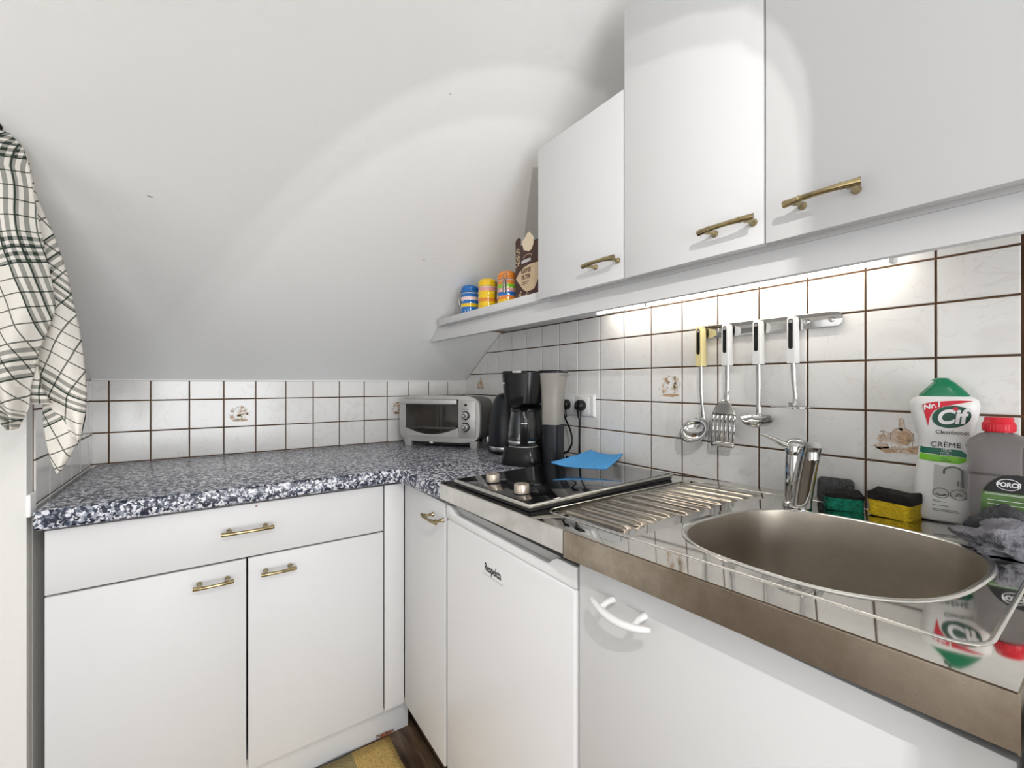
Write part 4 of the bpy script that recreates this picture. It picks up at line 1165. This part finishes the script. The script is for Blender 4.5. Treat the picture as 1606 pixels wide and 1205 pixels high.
# under-cabinet lamp
t = thing('strip_lamp', 'thin glowing strip lamp fixed under the wall cabinets against the tiles', 'lamp', (-0.07, -1.36, 0.51))
mb = MB().box(-0.085, -0.050, -1.745, -1.0670, 0.5050, 0.5268, 0.002)
obj('housing', mb, 'white', t)
for y0, y1 in ((-1.000, -1.186), (-1.199, -1.740)):
    obj('tube', MB().axial((-0.066, y0-0.004, 0.4985), (0, -1, 0), [(0.003, 0), (0.0048, 0.003), (0.0048, y0-y1-0.012), (0.003, y0-y1-0.009)], 16), 'lamp_tube', t, smooth=60)
for y in (-1.000, -1.1925, -1.740): obj('lamp_holder', MB().box(-0.076, -0.056, y-0.004, y+0.004, 0.4920, 0.5009 if y > -1.06 else 0.5049, 0.001), 'white', t)

# ------------------------------------------------------------------ things on the shelf
SZ = 0.5262
def jar(label, y, x, lid, bands, clasp_dir, h=0.104, r=0.0330):
    t = thing('storage_jar', label, 'jar', (x, y, SZ), 0, 'striped ceramic jars on the shelf')
    zb = h*0.70
    n = len(bands)
    mb = MB()
    for k, b in enumerate(bands):
        z0, z1 = zb*k/n, zb*(k+1)/n
        rr0 = r*(0.95 if k == 0 else 1.0); rr1 = r*(0.95 if k == n-1 else 1.0)
        mb.mat(k).lathe((x, y, SZ), [(rr0, z0), (r*1.01, (z0+z1)/2), (rr1, z1)], 36, cap0=(k == 0), cap1=(k == n-1))
    rnd = random.Random(int(-y*1000))
    mb.mat(n)
    for k in range(16):
        a = rnd.random()*2*pi; z = zb*(0.08+0.84*rnd.random())
        d = Vector((cos(a), sin(a), 0))
        mb.axial(Vector((x, y, SZ+z)) + d*(r*1.0), d, [(0.0022, 0), (0.0018, 0.0007)], 10)
    o = obj('body', mb, bands + ['white_ink'], t, smooth=50)
    obj('seal', MB().lathe((x, y, SZ), [(r*0.92, zb+0.0003), (r*0.96, zb+0.002), (r*0.92, zb+0.004)], 36), 'white_ink', t, smooth=60)
    mb = MB().lathe((x, y, SZ), [(r*0.96, zb+0.0045), (r*1.03, zb+0.006), (r*1.03, zb+0.012), (r*0.96, zb+0.0135), (r*0.96, zb+0.015), (r*1.0, zb+0.0165), (r*1.0, zb+0.0225), (r*0.93, zb+0.0245), (r*0.90, zb+0.026), (r*0.80, h-0.001), (r*0.3, h)], 36)
    obj('lid', mb, lid, t, smooth=50)
    d = Vector(clasp_dir).normalized(); s = Vector((-d.y, d.x, 0)); c = Vector((x, y, SZ))
    mb = MB()
    for k in (-1, 1):
        mb.tube([c + d*(r*1.02) + s*(0.006*k) + Vector((0, 0, zb*0.45)), c + d*(r*1.02+0.006) + s*(0.006*k) + Vector((0, 0, zb+0.000)), c + d*(r*1.0) + s*(0.005*k) + Vector((0, 0, zb+0.019))], 0.0011, 6)
    mb.tube([c + d*(r*1.0) + s*q*0.005 + Vector((0, 0, zb+0.019+0.002*(1-q*q))) for q in (-1, -0.5, 0, 0.5, 1)], 0.0013, 6)
    mb.tube([c + d*(r+0.006) + Vector((0, 0, zb+0.002)), c + d*(r+0.008) + Vector((0, 0, zb*0.72)), c + d*(r+0.006) + Vector((0, 0, zb*0.45))], [0.003, 0.0042, 0.0042], 10)
    obj('wire_clasp', mb, 'wire', t, smooth=60)
    return t
cam_d = (-0.55, -0.83, 0)
jar('blue lidded ceramic jar with blue, yellow and pink stripes on the shelf', -0.585, -0.3030, 'jar_blue', ['jar_blue', 'jar_blue', 'jar_yellow', 'jar_blue', 'jar_pale', 'jar_blue'], (-0.8, 0.55, 0))
jar('yellow lidded ceramic jar with yellow, orange and pink stripes on the shelf', -0.708, -0.3020, 'jar_yellow', ['jar_yellow', 'jar_yellow', 'jar_orange', 'jar_yellow', 'jar_yellow', 'jar_pink'], (0.4, -0.9, 0))
jar('orange lidded ceramic jar with green, pink and blue stripes on the shelf', -0.829, -0.3020, 'jar_orange', ['jar_yellow', 'jar_orange', 'jar_blue', 'jar_pink', 'jar_green', 'jar_orange'], (-0.70, -0.62, 0))
jar('yellow and green jar half hidden behind the orange jar and the coffee filter box', -0.800, -0.215, 'jar_yellow', ['jar_green', 'jar_yellow', 'jar_green', 'jar_yellow', 'jar_green', 'jar_green'], (-0.70, -0.62, 0), h=0.118)

t = thing('filter_carton', 'dark brown carton of coffee filters with a filter sticking out on the shelf', 'carton', (-0.29, -0.955, SZ))
bx0, bx1, by0, by1, bh = -0.325, -0.275, -1.040, -0.905, 0.160
mb = MB()
mb.box(bx0, bx1, by0, by1, SZ, SZ+bh, 0.0012)
xx = bx0 - 0.0004
mb.mat(1)
rnd = random.Random(2)
for k in range(46):
    y = -0.908 - 0.020*rnd.random(); z = 0.100 + 0.052*rnd.random()
    if k > 28: y, z = -0.922 - 0.05*rnd.random(), 0.003+0.018*rnd.random()
    s = 0.0012+0.0018*rnd.random(); a = rnd.random()*pi
    mb.prism([(xx, y+s*cos(a+q*pi/3)*1.4, SZ+z+s*sin(a+q*pi/3)) for q in range(6)], (0.0003, 0, 0))
mb.tube([(xx, -0.9475-0.020*(1-cos(pi*k/10)), SZ+0.117+0.009*sin(pi*k/10)) for k in range(11)], 0.0009, 6)
ct = obj('carton_body', mb, ['brown_card', 'beige_print'], t)
mb = MB().prism([(bx0+0.0005, -0.905, SZ+bh), (bx0+0.0005, -0.930, SZ+bh), (bx0+0.0005, -0.931, SZ+bh+0.020), (bx0+0.0005, -0.925, SZ+bh+0.026), (bx0+0.0005, -0.912, SZ+bh+0.025), (bx0+0.0005, -0.905, SZ+bh+0.018)], (0.0015, 0, 0))
obj('open_flap', mb, 'brown_card', ct)
mb = MB()
fp = [(y-0.008, z-0.006) for y, z in [(-0.942, bh-0.012), (-0.934, bh+0.010), (-0.938, bh+0.018), (-0.950, bh+0.024), (-0.957, bh+0.033), (-0.966, bh+0.036), (-0.975, bh+0.030), (-0.990, bh+0.014), (-0.988, bh-0.004), (-0.980, bh-0.018), (-0.968, bh-0.022)]]
mb.prism([(bx0-0.0018, y, SZ+z) for y, z in fp], (0.0014, 0, 0))
o = obj('paper_filter', mb, 'filter_paper', ct)
xx = bx0 - 0.0004
mb = MB()
dia = [(y_, z_*0.82-0.012) for y_, z_ in [(-0.9085, 0.092), (-0.925, 0.112), (-0.950, 0.126), (-0.980, 0.131), (-1.020, 0.128), (-1.036, 0.100), (-1.000, 0.040), (-0.985, 0.036), (-0.960, 0.036), (-0.945, 0.046)]]
mb.prism([(xx, y, SZ+z) for y, z in dia], (0.0003, 0, 0))
pn = obj('beige_panel', mb, 'beige_print', ct)
text('carton_text', 'KAFFEE', 0.0180, 'brown_card', (xx-0.0004, -0.9365, SZ+0.079), (0, -1, 0), (0, 0, 1), ct, False, 0.0003, align='LEFT', squeeze=0.80, bold=0.0002)
text('carton_text', 'FILTER', 0.0185, 'brown_card', (xx-0.0004, -0.9380, SZ+0.0605), (0, -1, 0), (0, 0, 1), ct, False, 0.0003, align='LEFT', squeeze=0.80, bold=0.0002)
text('carton_text', 'BARISSIMO', 0.0140, 'white_ink', (xx-0.0004, -0.9385, SZ+0.1075), (0, -1, 0), (0, 0, 1), ct, False, 0.0003, align='LEFT', squeeze=0.66, bold=0.0002)
mb = MB()
for z, w in ((0.047, 0.034), (0.041, 0.030)): mb.box(xx-0.0006, xx-0.0001, -0.940-w, -0.940, SZ+z-0.0008, SZ+z+0.0008)
obj('fine_lines', mb, 'brown_card', ct)

# ------------------------------------------------------------------ utensil rail
t = thing('utensil_rail', 'flat chrome utensil rail screwed to the tiles', 'rail', (-0.01, -1.475, 0.405))
mb = MB()
n = 14
pts = []
yl, yr, zc, hh = -1.327, -1.628, 0.4075, 0.0170
for k in range(n+1):
    a = pi/2 + pi*k/n; pts.append((yl - 0.0 - hh*cos(a)*1.0, zc + hh*sin(a)))
pts = [(yl + hh*sin(pi*k/n), zc + hh*cos(pi*k/n)) for k in range(n+1)] + [(yr - hh*sin(pi*k/n), zc - hh*cos(pi*k/n)) for k in range(n+1)]
mb.prism([(-0.0135, y, z) for y, z in pts], (0.003, 0, 0), 0.0008)
bar = obj('rail_plate', mb, 'chrome', t, smooth=30)
for y in (yl+0.002, yr-0.001): obj('standoff', MB().axial((-0.0052, y, zc), (-1, 0, 0), [(0.007, 0), (0.007, 0.0050)], 16), 'chrome', t)
for y in (-1.625, -1.578, -1.372): obj('screw', MB().axial((-0.0135, y, zc), (-1, 0, 0), [(0.0062, 0), (0.0056, 0.0025), (0.003, 0.0034)], 18), 'chrome', t, smooth=50)
UY = (-1.3345, -1.4060, -1.4820, -1.5565)
for y in UY: obj('hook', MB().tube([(-0.0136, y, zc-0.004), (-0.0165, y, zc-0.006)], 0.0022, 8), 'chrome', t, smooth=60)

def utensil(name, label, cat, y, hm, dark):
    t = thing(name, label, cat, (-0.03, y, 0.30), 0, 'utensils hanging on the rail')
    mb = MB()
    xf, xb_ = -0.0405, -0.0185
    zt, zb = 0.4200, 0.3165
    mb.mat(0)
    # grip with a slot near its top
    mb.loft([[(xf, y+0.0080, zb), (xf, y-0.0080, zb), (xb_+0.002, y-0.0085, zb), (xb_+0.002, y+0.0085, zb)],
             [(xf, y+0.0076, zt-0.006), (xf, y-0.0076, zt-0.006), (xb_, y-0.0080, zt-0.006), (xb_, y+0.0080, zt-0.006)],
             [(xf+0.002, y+0.0060, zt), (xf+0.002, y-0.0060, zt), (xb_-0.002, y-0.0064, zt), (xb_-0.002, y+0.0064, zt)]])
    g = obj('grip', mb, hm, t, smooth=30)
    mb = MB()
    p = [(y + 0.0046*cos(a), z + 0.0046*sin(a)) for z, a0 in ((0.410, 0), (0.352, pi)) for a in [a0 + pi*k/8 for k in range(9)]]
    mb.prism([(xf-0.0006, a, b) for a, b in p], (0.0006, 0, 0))
    obj('grip_inlay', mb, dark, g)
    obj('hang_slot', MB().axial((xf-0.0008, y, 0.4085), (-1, 0, 0), [(0.0040, 0), (0.0040, 0.0009), (0.0024, 0.0012)], 16), 'chrome', g)
    return t
def shank(t, pts, w):
    mb = MB().tube(catmull(pts, 6), w, 10, flat=0.42, up=(-1, 0, 0)); return obj('shank', mb, 'chrome', t, smooth=60)
def bowl(c, r, depth, nrm, sx=1.0, th=0.0012, spout=0.0):
    """open spoon bowl: rim centre c, opening towards nrm"""
    nrm = Vector(nrm).normalized(); u = nrm.orthogonal().normalized()
    u = Vector((0, 1, 0)); u = (u - nrm*u.dot(nrm)).normalized(); w = nrm.cross(u)
    rings = []
    N = 40
    def R(k, s):
        a = 2*pi*k/N
        q = 1.0 + spout*(math.exp(-((a-pi)/0.30)**2) + math.exp(-(min(a, 2*pi-a)/0.30)**2))
        return Vector(c) + u*(r*sx*s*q*cos(a)) + w*(r*s*sin(a))
    for j in range(8):
        ph = j/7*pi/2
        rings.append([R(k, sin(ph)*1.0 if j else 0.02) - nrm*(depth*cos(ph)) for k in range(N)])
    for j in range(7, -1, -1):
        ph = j/7*pi/2
        rings.append([R(k, (sin(ph) if j else 0.02)*(1-th/r*1.0)) - nrm*(depth*cos(ph)*(1-2*th/depth)) for k in range(N)])
    return MB().loft(rings, True, True)
# ladle
t = utensil('soup_ladle', 'chrome ladle with a cream grip hanging on the rail', 'ladle', UY[0], 'cream', 'black')
shank(t, [(-0.030, UY[0], 0.318), (-0.029, UY[0], 0.26), (-0.026, UY[0]-0.002, 0.21), (-0.024, UY[0]-0.004, 0.182), (-0.022, UY[0]-0.003, 0.166)], [0.0048]*6 + [0.0042]*8 + [0.0050]*5 + [0.0085]*5 + [0.012])
obj('bowl', bowl((-0.056, UY[0]+0.004, 0.150), 0.037, 0.027, (-0.80, 0.10, 0.58), 1.12), 'chrome', t, smooth=60)
# slotted turner
t = utensil('slotted_turner', 'chrome slotted turner with a white grip hanging beside the ladle', 'spatula', UY[1], 'white', 'black')
shank(t, [(-0.030, UY[1], 0.318), (-0.030, UY[1], 0.28), (-0.031, UY[1], 0.245), (-0.033, UY[1], 0.225)], [0.0048]*6 + [0.0045]*6 + [0.0062]*6 + [0.010])
mb = MB()
def blade(y, z): return Vector((-0.034 - 0.10*(0.225-z), UY[1]+0.004+y, z))
zt, zm, zb = 0.228, 0.198, 0.112
left = [(0.008, zt), (0.018, 0.220), (0.0265, 0.207), (0.0285, zm)]
def bl_row(hwid, z, k=10): return [blade(hwid - 2*hwid*j/k, z) for j in range(k+1)]
mb.loft([bl_row(0.007, 0.230), bl_row(0.016, 0.2215), bl_row(0.0255, 0.209), bl_row(0.0290, 0.197), bl_row(0.0300, 0.192)], closed=False)
xs = []
for k in range(6):
    a0 = -0.030 + 0.0108*k; a1 = a0 + 0.006
    xs.append((a0, a1))
    mb.loft([[blade(a0*0.98 if False else a0, z), blade(a1, z)] for z in (0.192, 0.16, 0.125)], closed=False)
mb.loft([bl_row(0.0300, 0.125), bl_row(0.0305, 0.118), bl_row(0.0285, 0.1125)], closed=False)
obj('slotted_blade', mb, 'chrome', t, smooth=50, solid=0.0012)
# gravy ladle with two pouring lips
t = utensil('gravy_ladle', 'chrome gravy ladle with pouring lips and a white grip hanging beside the turner', 'ladle', UY[2], 'white', 'black')
shank(t, [(-0.030, UY[2], 0.318), (-0.029, UY[2], 0.26), (-0.027, UY[2]+0.001, 0.215), (-0.026, UY[2]+0.001, 0.196)], [0.0048]*6 + [0.0046]*6 + [0.0055]*6 + [0.010])
obj('bowl', bowl((-0.050, UY[2]-0.004, 0.190), 0.030, 0.020, (-0.28, 0.0, 0.96), 1.05, spout=0.28), 'chrome', t, smooth=60)
# slotted skimmer seen edge-on
t = utensil('skimmer', 'chrome flat skimmer with a white grip hanging nearest the rail end', 'skimmer', UY[3], 'white', 'black')
shank(t, [(-0.030, UY[3], 0.318), (-0.029, UY[3]-0.002, 0.27), (-0.028, UY[3]-0.004, 0.24), (-0.032, UY[3]-0.003, 0.224), (-0.040, UY[3]-0.001, 0.2215)], [0.0050]*6 + [0.0040]*8 + [0.0044]*5 + [0.0075]*5 + [0.010])
mb = MB()
c = Vector((-0.054, UY[3]-0.010, 0.2205))
R0 = 0.041
for k in range(-3, 4):
    w = sqrt(max(0, 1-(k/3.6)**2))*R0
    mb.box(c.x-w*0.95, c.x+w*0.95, c.y+k*0.0108-0.0033, c.y+k*0.0108+0.0033, c.z-0.0006, c.z+0.0006)
mb.tube([c + Vector((R0*0.98*cos(2*pi*q/40), R0*sin(2*pi*q/40), 0)) for q in range(40)], 0.0022, 6, closed=True, flat=0.4, up=(0, 0, 1))
obj('slotted_disc', mb, 'chrome', t, smooth=50)

# ------------------------------------------------------------------ towel on its hook
hk = Vector((-1.4335, -0.742, slope_z(-0.742)))
t = thing('towel_hook', 'dark iron hook fixed to the sloping ceiling above the towel', 'hook', tuple(hk))
mb = MB().axial(hk + Vector((0, 0.0, 0.0)), (0, -0.55, -0.84), [(0.010, 0.0005), (0.010, 0.004), (0.004, 0.006)], 18)
mb.tube(catmull([hk + Vector((0, -0.002, -0.004)), hk + Vector((0, -0.012, -0.020)), hk + Vector((0, -0.030, -0.030)), hk + Vector((0, -0.040, -0.018)), hk + Vector((0, -0.036, -0.002))], 6), 0.0038, 10)
mb.ball(hk + Vector((0, -0.036, 0.001)), 0.006, 12)
obj('hook_body', mb, 'dark_iron', t, smooth=60)

def lerp_rows(rows, z):
    for (x0, z0, X0, Z0), (x1, z1, X1, Z1) in zip(rows, rows[1:]):
        za, zb = (z0+Z0)/2, (z1+Z1)/2
        if za >= z >= zb:
            k = (za-z)/(za-zb) if za != zb else 0
            return x0+(x1-x0)*k, X0+(X1-X0)*k
    return (rows[0][0], rows[0][2]) if z > rows[0][1] else (rows[-1][0], rows[-1][2])
def drape(mb, rows, y0, amp, folds, ang, off, seed, lean=0.0, NU=26, NV=60, ext=0.0, wide=1.25):
    uvl = mb.bm.loops.layers.uv.get('UVMap') or mb.bm.loops.layers.uv.new('UVMap')
    za = (rows[0][1]+rows[0][3])/2; zb = (rows[-1][1]+rows[-1][3])/2
    vs, uvs = [], {}
    ca, sa = cos(ang), sin(ang)
    for j in range(NV+1):
        z = za + (zb-za)*j/NV
        xl, xr = lerp_rows(rows, z)
        xl -= ext
        row = []
        for i in range(NU+1):
            u = i/NU
            x = xl + (xr-xl)*u
            f = j/NV
            env = min(1.0, 0.25+1.3*f)
            y = y0 + lean*f + amp*env*sin(u*folds*2*pi + seed + 1.2*sin(f*3+seed)) + 0.006*noise.noise(Vector((x*22, z*14, seed)))
            y += 0.010*(abs(u-0.5)*2)**3
            zz = z + 0.003*noise.noise(Vector((x*30, seed, 0)))
            v = mb.bm.verts.new((x, y, zz)); row.append(v)
            a, b = (x-xl)*wide + off[0], z*1.02 + off[1]
            a += 0.010*noise.noise(Vector((x*9, z*9, seed+4))); b += 0.010*noise.noise(Vector((x*9, z*9, seed+9)))
            uvs[v] = (a*ca - b*sa, a*sa + b*ca)
        vs.append(row)
    for r0, r1 in zip(vs, vs[1:]):
        for k in range(NU):
            f = mb.bm.faces.new((r0[k], r0[k+1], r1[k+1], r1[k]))
            for l in f.loops: l[uvl].uv = uvs[l.vert]
TA = [(-1.433, 0.765, -1.423, 0.768), (-1.433, 0.729, -1.398, 0.739), (-1.433, 0.648, -1.386, 0.659), (-1.433, 0.573, -1.361, 0.587), (-1.429, 0.498, -1.342, 0.511), (-1.416, 0.399, -1.325, 0.407), (-1.394, 0.324, -1.315, 0.327), (-1.379, 0.247, -1.311, 0.246), (-1.353, 0.2, -1.312, 0.198), (-1.327, 0.152, -1.319, 0.152)]
TB = [(-1.378, 0.273, -1.347, 0.273), (-1.379, 0.22, -1.325, 0.218), (-1.378, 0.181, -1.32, 0.177), (-1.375, 0.148, -1.325, 0.144), (-1.369, 0.114, -1.341, 0.111), (-1.36, 0.083, -1.354, 0.082)]
TC = [(-1.475, 0.753, -1.413, 0.757), (-1.490, 0.727, -1.394, 0.735), (-1.505, 0.684, -1.386, 0.695), (-1.515, 0.599, -1.376, 0.61), (-1.520, 0.515, -1.363, 0.525), (-1.520, 0.466, -1.356, 0.475), (-1.515, 0.418, -1.351, 0.425), (-1.510, 0.375, -1.361, 0.38), (-1.500, 0.339, -1.374, 0.341), (-1.480, 0.272, -1.385, 0.272), (-1.450, 0.224, -1.388, 0.223), (-1.428, 0.206, -1.394, 0.205), (-1.411, 0.183, -1.403, 0.183)]
TD = [(-1.405, 0.40, -1.375, 0.40), (-1.399, 0.304, -1.379, 0.304), (-1.393, 0.26, -1.372, 0.26), (-1.388, 0.229, -1.358, 0.229)]
mb = MB()
drape(mb, TA, -0.722, 0.008, 0.9, radians(38), (0.02, 0.10), 0.4)
drape(mb, TB, -0.706, 0.005, 0.8, radians(-22), (0.07, 0.155), 2.0, NV=24)
drape(mb, TC, -0.762, 0.013, 1.9, radians(-14), (0.025, 0.045), 3.1, lean=-0.004, NU=40)
drape(mb, TD, -0.738, 0.003, 0.7, radians(4), (0.05, 0.06), 5.0, NV=20, NU=10)
o = obj('hanging_towel', mb, 'towel', smooth=180, solid=0.0016)
tag(o, 'cream tea towel with dark green woven checks hanging from the hook', 'towel')

# ------------------------------------------------------------------ floor rug
mb = MB()
N = 24
pts = []
mb.bm.transform(Matrix())
rx0, rx1, ry0, ry1 = -1.30, -0.612, -1.35, -0.594
rows = []
for j in range(21):
    y = ry1 + (ry0-ry1)*j/20
    rows.append([(rx0 + (rx1-rx0)*i/30 + 0.004*noise.noise(Vector((0, y*12, 0))), y, 0.004 + 0.0015*noise.noise(Vector(((rx0 + (rx1-rx0)*i/30)*9, y*9, 1)))) for i in range(31)])
t = thing('floor_rug', 'yellow woven rug with darker bands on the dark wood floor', 'rug', (-0.96, -0.97, H))
for r in rows:
    for k in range(len(r)): r[k] = (r[k][0], r[k][1], r[k][2]+H)
obj('weave', MB().loft(rows, closed=False), 'rug', t, smooth=60, solid=0.005)
mb = MB()
rnd = random.Random(11)
for k in range(26):
    x = -0.635 + 0.030*rnd.random(); y = -0.592
    a = Vector((x, y, H+0.006)); mb.tube([a, a + Vector((rnd.uniform(-.012, .012), 0.005, 0.006*rnd.random()+0.003)), a + Vector((rnd.uniform(-.02, .02), 0.003+0.004*rnd.random(), 0.002+0.008*rnd.random()))], 0.0009, 5)
obj('fringe', mb, 'rust', t)
mb = MB().tube([(rx0 + (rx1-0.09-rx0)*k/30, -0.5925, H+0.005+0.001*sin(k)) for k in range(31)], 0.003, 6)
obj('edge_binding', mb, 'blueblack', t)

# ------------------------------------------------------------------ lamps
LP = Vector((-1.05, -2.25, 0.80))
az = radians(20)
F_ = Vector((sin(az), cos(az), 0)); S_ = Vector((cos(az), -sin(az), 0)); Zv = Vector((0, 0, 1))
fd = 0.10
t = thing('wall_spot', 'grey hooded spot lamp hanging behind the viewer, its arched opening added to shape the light', 'lamp', tuple(LP + Zv*0.14))
arch = [(0.640, -1.85), (0.632, -0.40), (0.631, -0.178), (0.621, -0.080), (0.587, 0.022), (0.523, 0.119), (0.427, 0.172), (0.321, 0.196), (0.20, 0.200), (0.10, 0.185), (0.0, 0.155), (-0.10, 0.110), (-0.19, 0.055), (-0.27, -0.010), (-0.35, -0.085), (-0.43, -0.170), (-0.53, -0.29), (-0.68, -0.50), (-0.85, -0.85), (-0.95, -1.40), (-0.98, -1.85)]
def Q(s, z, f=1.0): return LP + F_*(fd*f) + S_*(fd*s) + Zv*(fd*z)
mb = MB()
outer = []
for s, z in arch:
    if z <= -1.0: outer.append((1.15 if s > 0 else -1.15, z))
    else:
        a = atan2(z+0.6, s-0.0); outer.append((max(-1.15, min(1.15, s*2.2 if abs(s) > 0.05 else s*2.2)), max(z, min(0.95, 0.95 if abs(s) < 0.55 else z+0.35))))
outer[0] = (1.15, -1.85); outer[1] = (1.15, -0.40); outer[2] = (1.15, -0.10); outer[3] = (1.15, 0.1); outer[4] = (1.15, 0.4); outer[5] = (1.15, 0.95)
outer[6:14] = [(0.9-0.26*k, 0.95) for k in range(8)]
outer[14] = (-1.15, 0.95); outer[15] = (-1.15, 0.5); outer[16] = (-1.15, 0.1); outer[17] = (-1.15, -0.3); outer[18] = (-1.15, -0.8); outer[19] = (-1.15, -1.4); outer[20] = (-1.15, -1.85)
mb.loft([[Q(*p) for p in arch], [Q(*p) for p in outer]], closed=False)
def quad(*p): mb.poly(p)
quad(Q(-1.15, 0.95), Q(1.15, 0.95), Q(1.15, 0.95, -0.8), Q(-1.15, 0.95, -0.8))
quad(Q(-1.15, 0.95), Q(-1.15, -1.85), Q(-1.15, -1.85, -0.8), Q(-1.15, 0.95, -0.8))
quad(Q(1.15, 0.95), Q(1.15, -1.85), Q(1.15, -1.85, -0.8), Q(1.15, 0.95, -0.8))
quad(Q(-1.15, 0.95, -0.8), Q(1.15, 0.95, -0.8), Q(1.15, -1.85, -0.8), Q(-1.15, -1.85, -0.8))
obj('light_mask_hood', mb, 'lamp_grey', t, smooth=0)  # unseen; its arched opening is shaped to cut the light
obj('hanging_rod', MB().cyl(LP + Zv*(fd*0.95), (LP.x, LP.y, CEIL-0.001), 0.006), 'lamp_grey', t)
def light(name, kind, loc, energy, col, **kw):
    l = bpy.data.lights.new(name, kind); l.energy = energy; l.color = col
    for k, v in kw.items(): setattr(l, k, v)
    o = bpy.data.objects.new(name, l); COL.objects.link(o); o.location = loc
    return o
KEY = 10.5
light('spot_bulb', 'POINT', LP, KEY, (1.0, 0.975, 0.94), shadow_soft_size=0.0009)
light('spot_bulb', 'POINT', LP + S_*0.002 + Zv*0.0068, KEY, (1.0, 0.975, 0.94), shadow_soft_size=0.0009)
# area lights added as fill in front of the made-up windows
o = light('window_fill', 'AREA', (-1.2, -4.24, -0.05), 50, (0.94, 0.97, 1.0), shape='RECTANGLE', size=1.6, size_y=1.55)
o.rotation_euler = (radians(90), 0, 0)
o = light('window_fill', 'AREA', (-2.54, -2.10, 0.0), 6, (1.0, 0.97, 0.93), shape='RECTANGLE', size=1.6, size_y=1.75)
o.rotation_euler = (radians(90), 0, -radians(90))

# ------------------------------------------------------------------ world, camera, final placement
w = bpy.data.worlds.new('room_air'); SC.world = w; w.use_nodes = True
w.node_tree.nodes['Background'].inputs[0].default_value = (0.9, 0.92, 1, 1); w.node_tree.nodes['Background'].inputs[1].default_value = 0.3

for o in SC.objects:
    if o.parent is None: o.location.z += FLOOR_DROP

cam = bpy.data.cameras.new('camera'); co = bpy.data.objects.new('camera', cam); COL.objects.link(co)
co.location = (-1.1016, -2.0, 0.27+FLOOR_DROP)
co.rotation_euler = (radians(90), 0, -radians(34.9025))
cam.sensor_width = 36; cam.lens = 688.0/1606*36; cam.clip_start = 0.02
SC.camera = co
SC.view_settings.view_transform = 'Standard'; SC.view_settings.look = 'None'
SC.view_settings.gamma = 1; SC.view_settings.use_curve_mapping = False
SC.view_settings.exposure = 0.0
SC.cycles.max_bounces = 10; SC.cycles.diffuse_bounces = 6; SC.cycles.glossy_bounces = 5; SC.cycles.transmission_bounces = 8
SC.cycles.caustics_reflective = False; SC.cycles.caustics_refractive = False
SC.cycles.use_denoising = True
SC.cycles.sample_clamp_indirect = 6
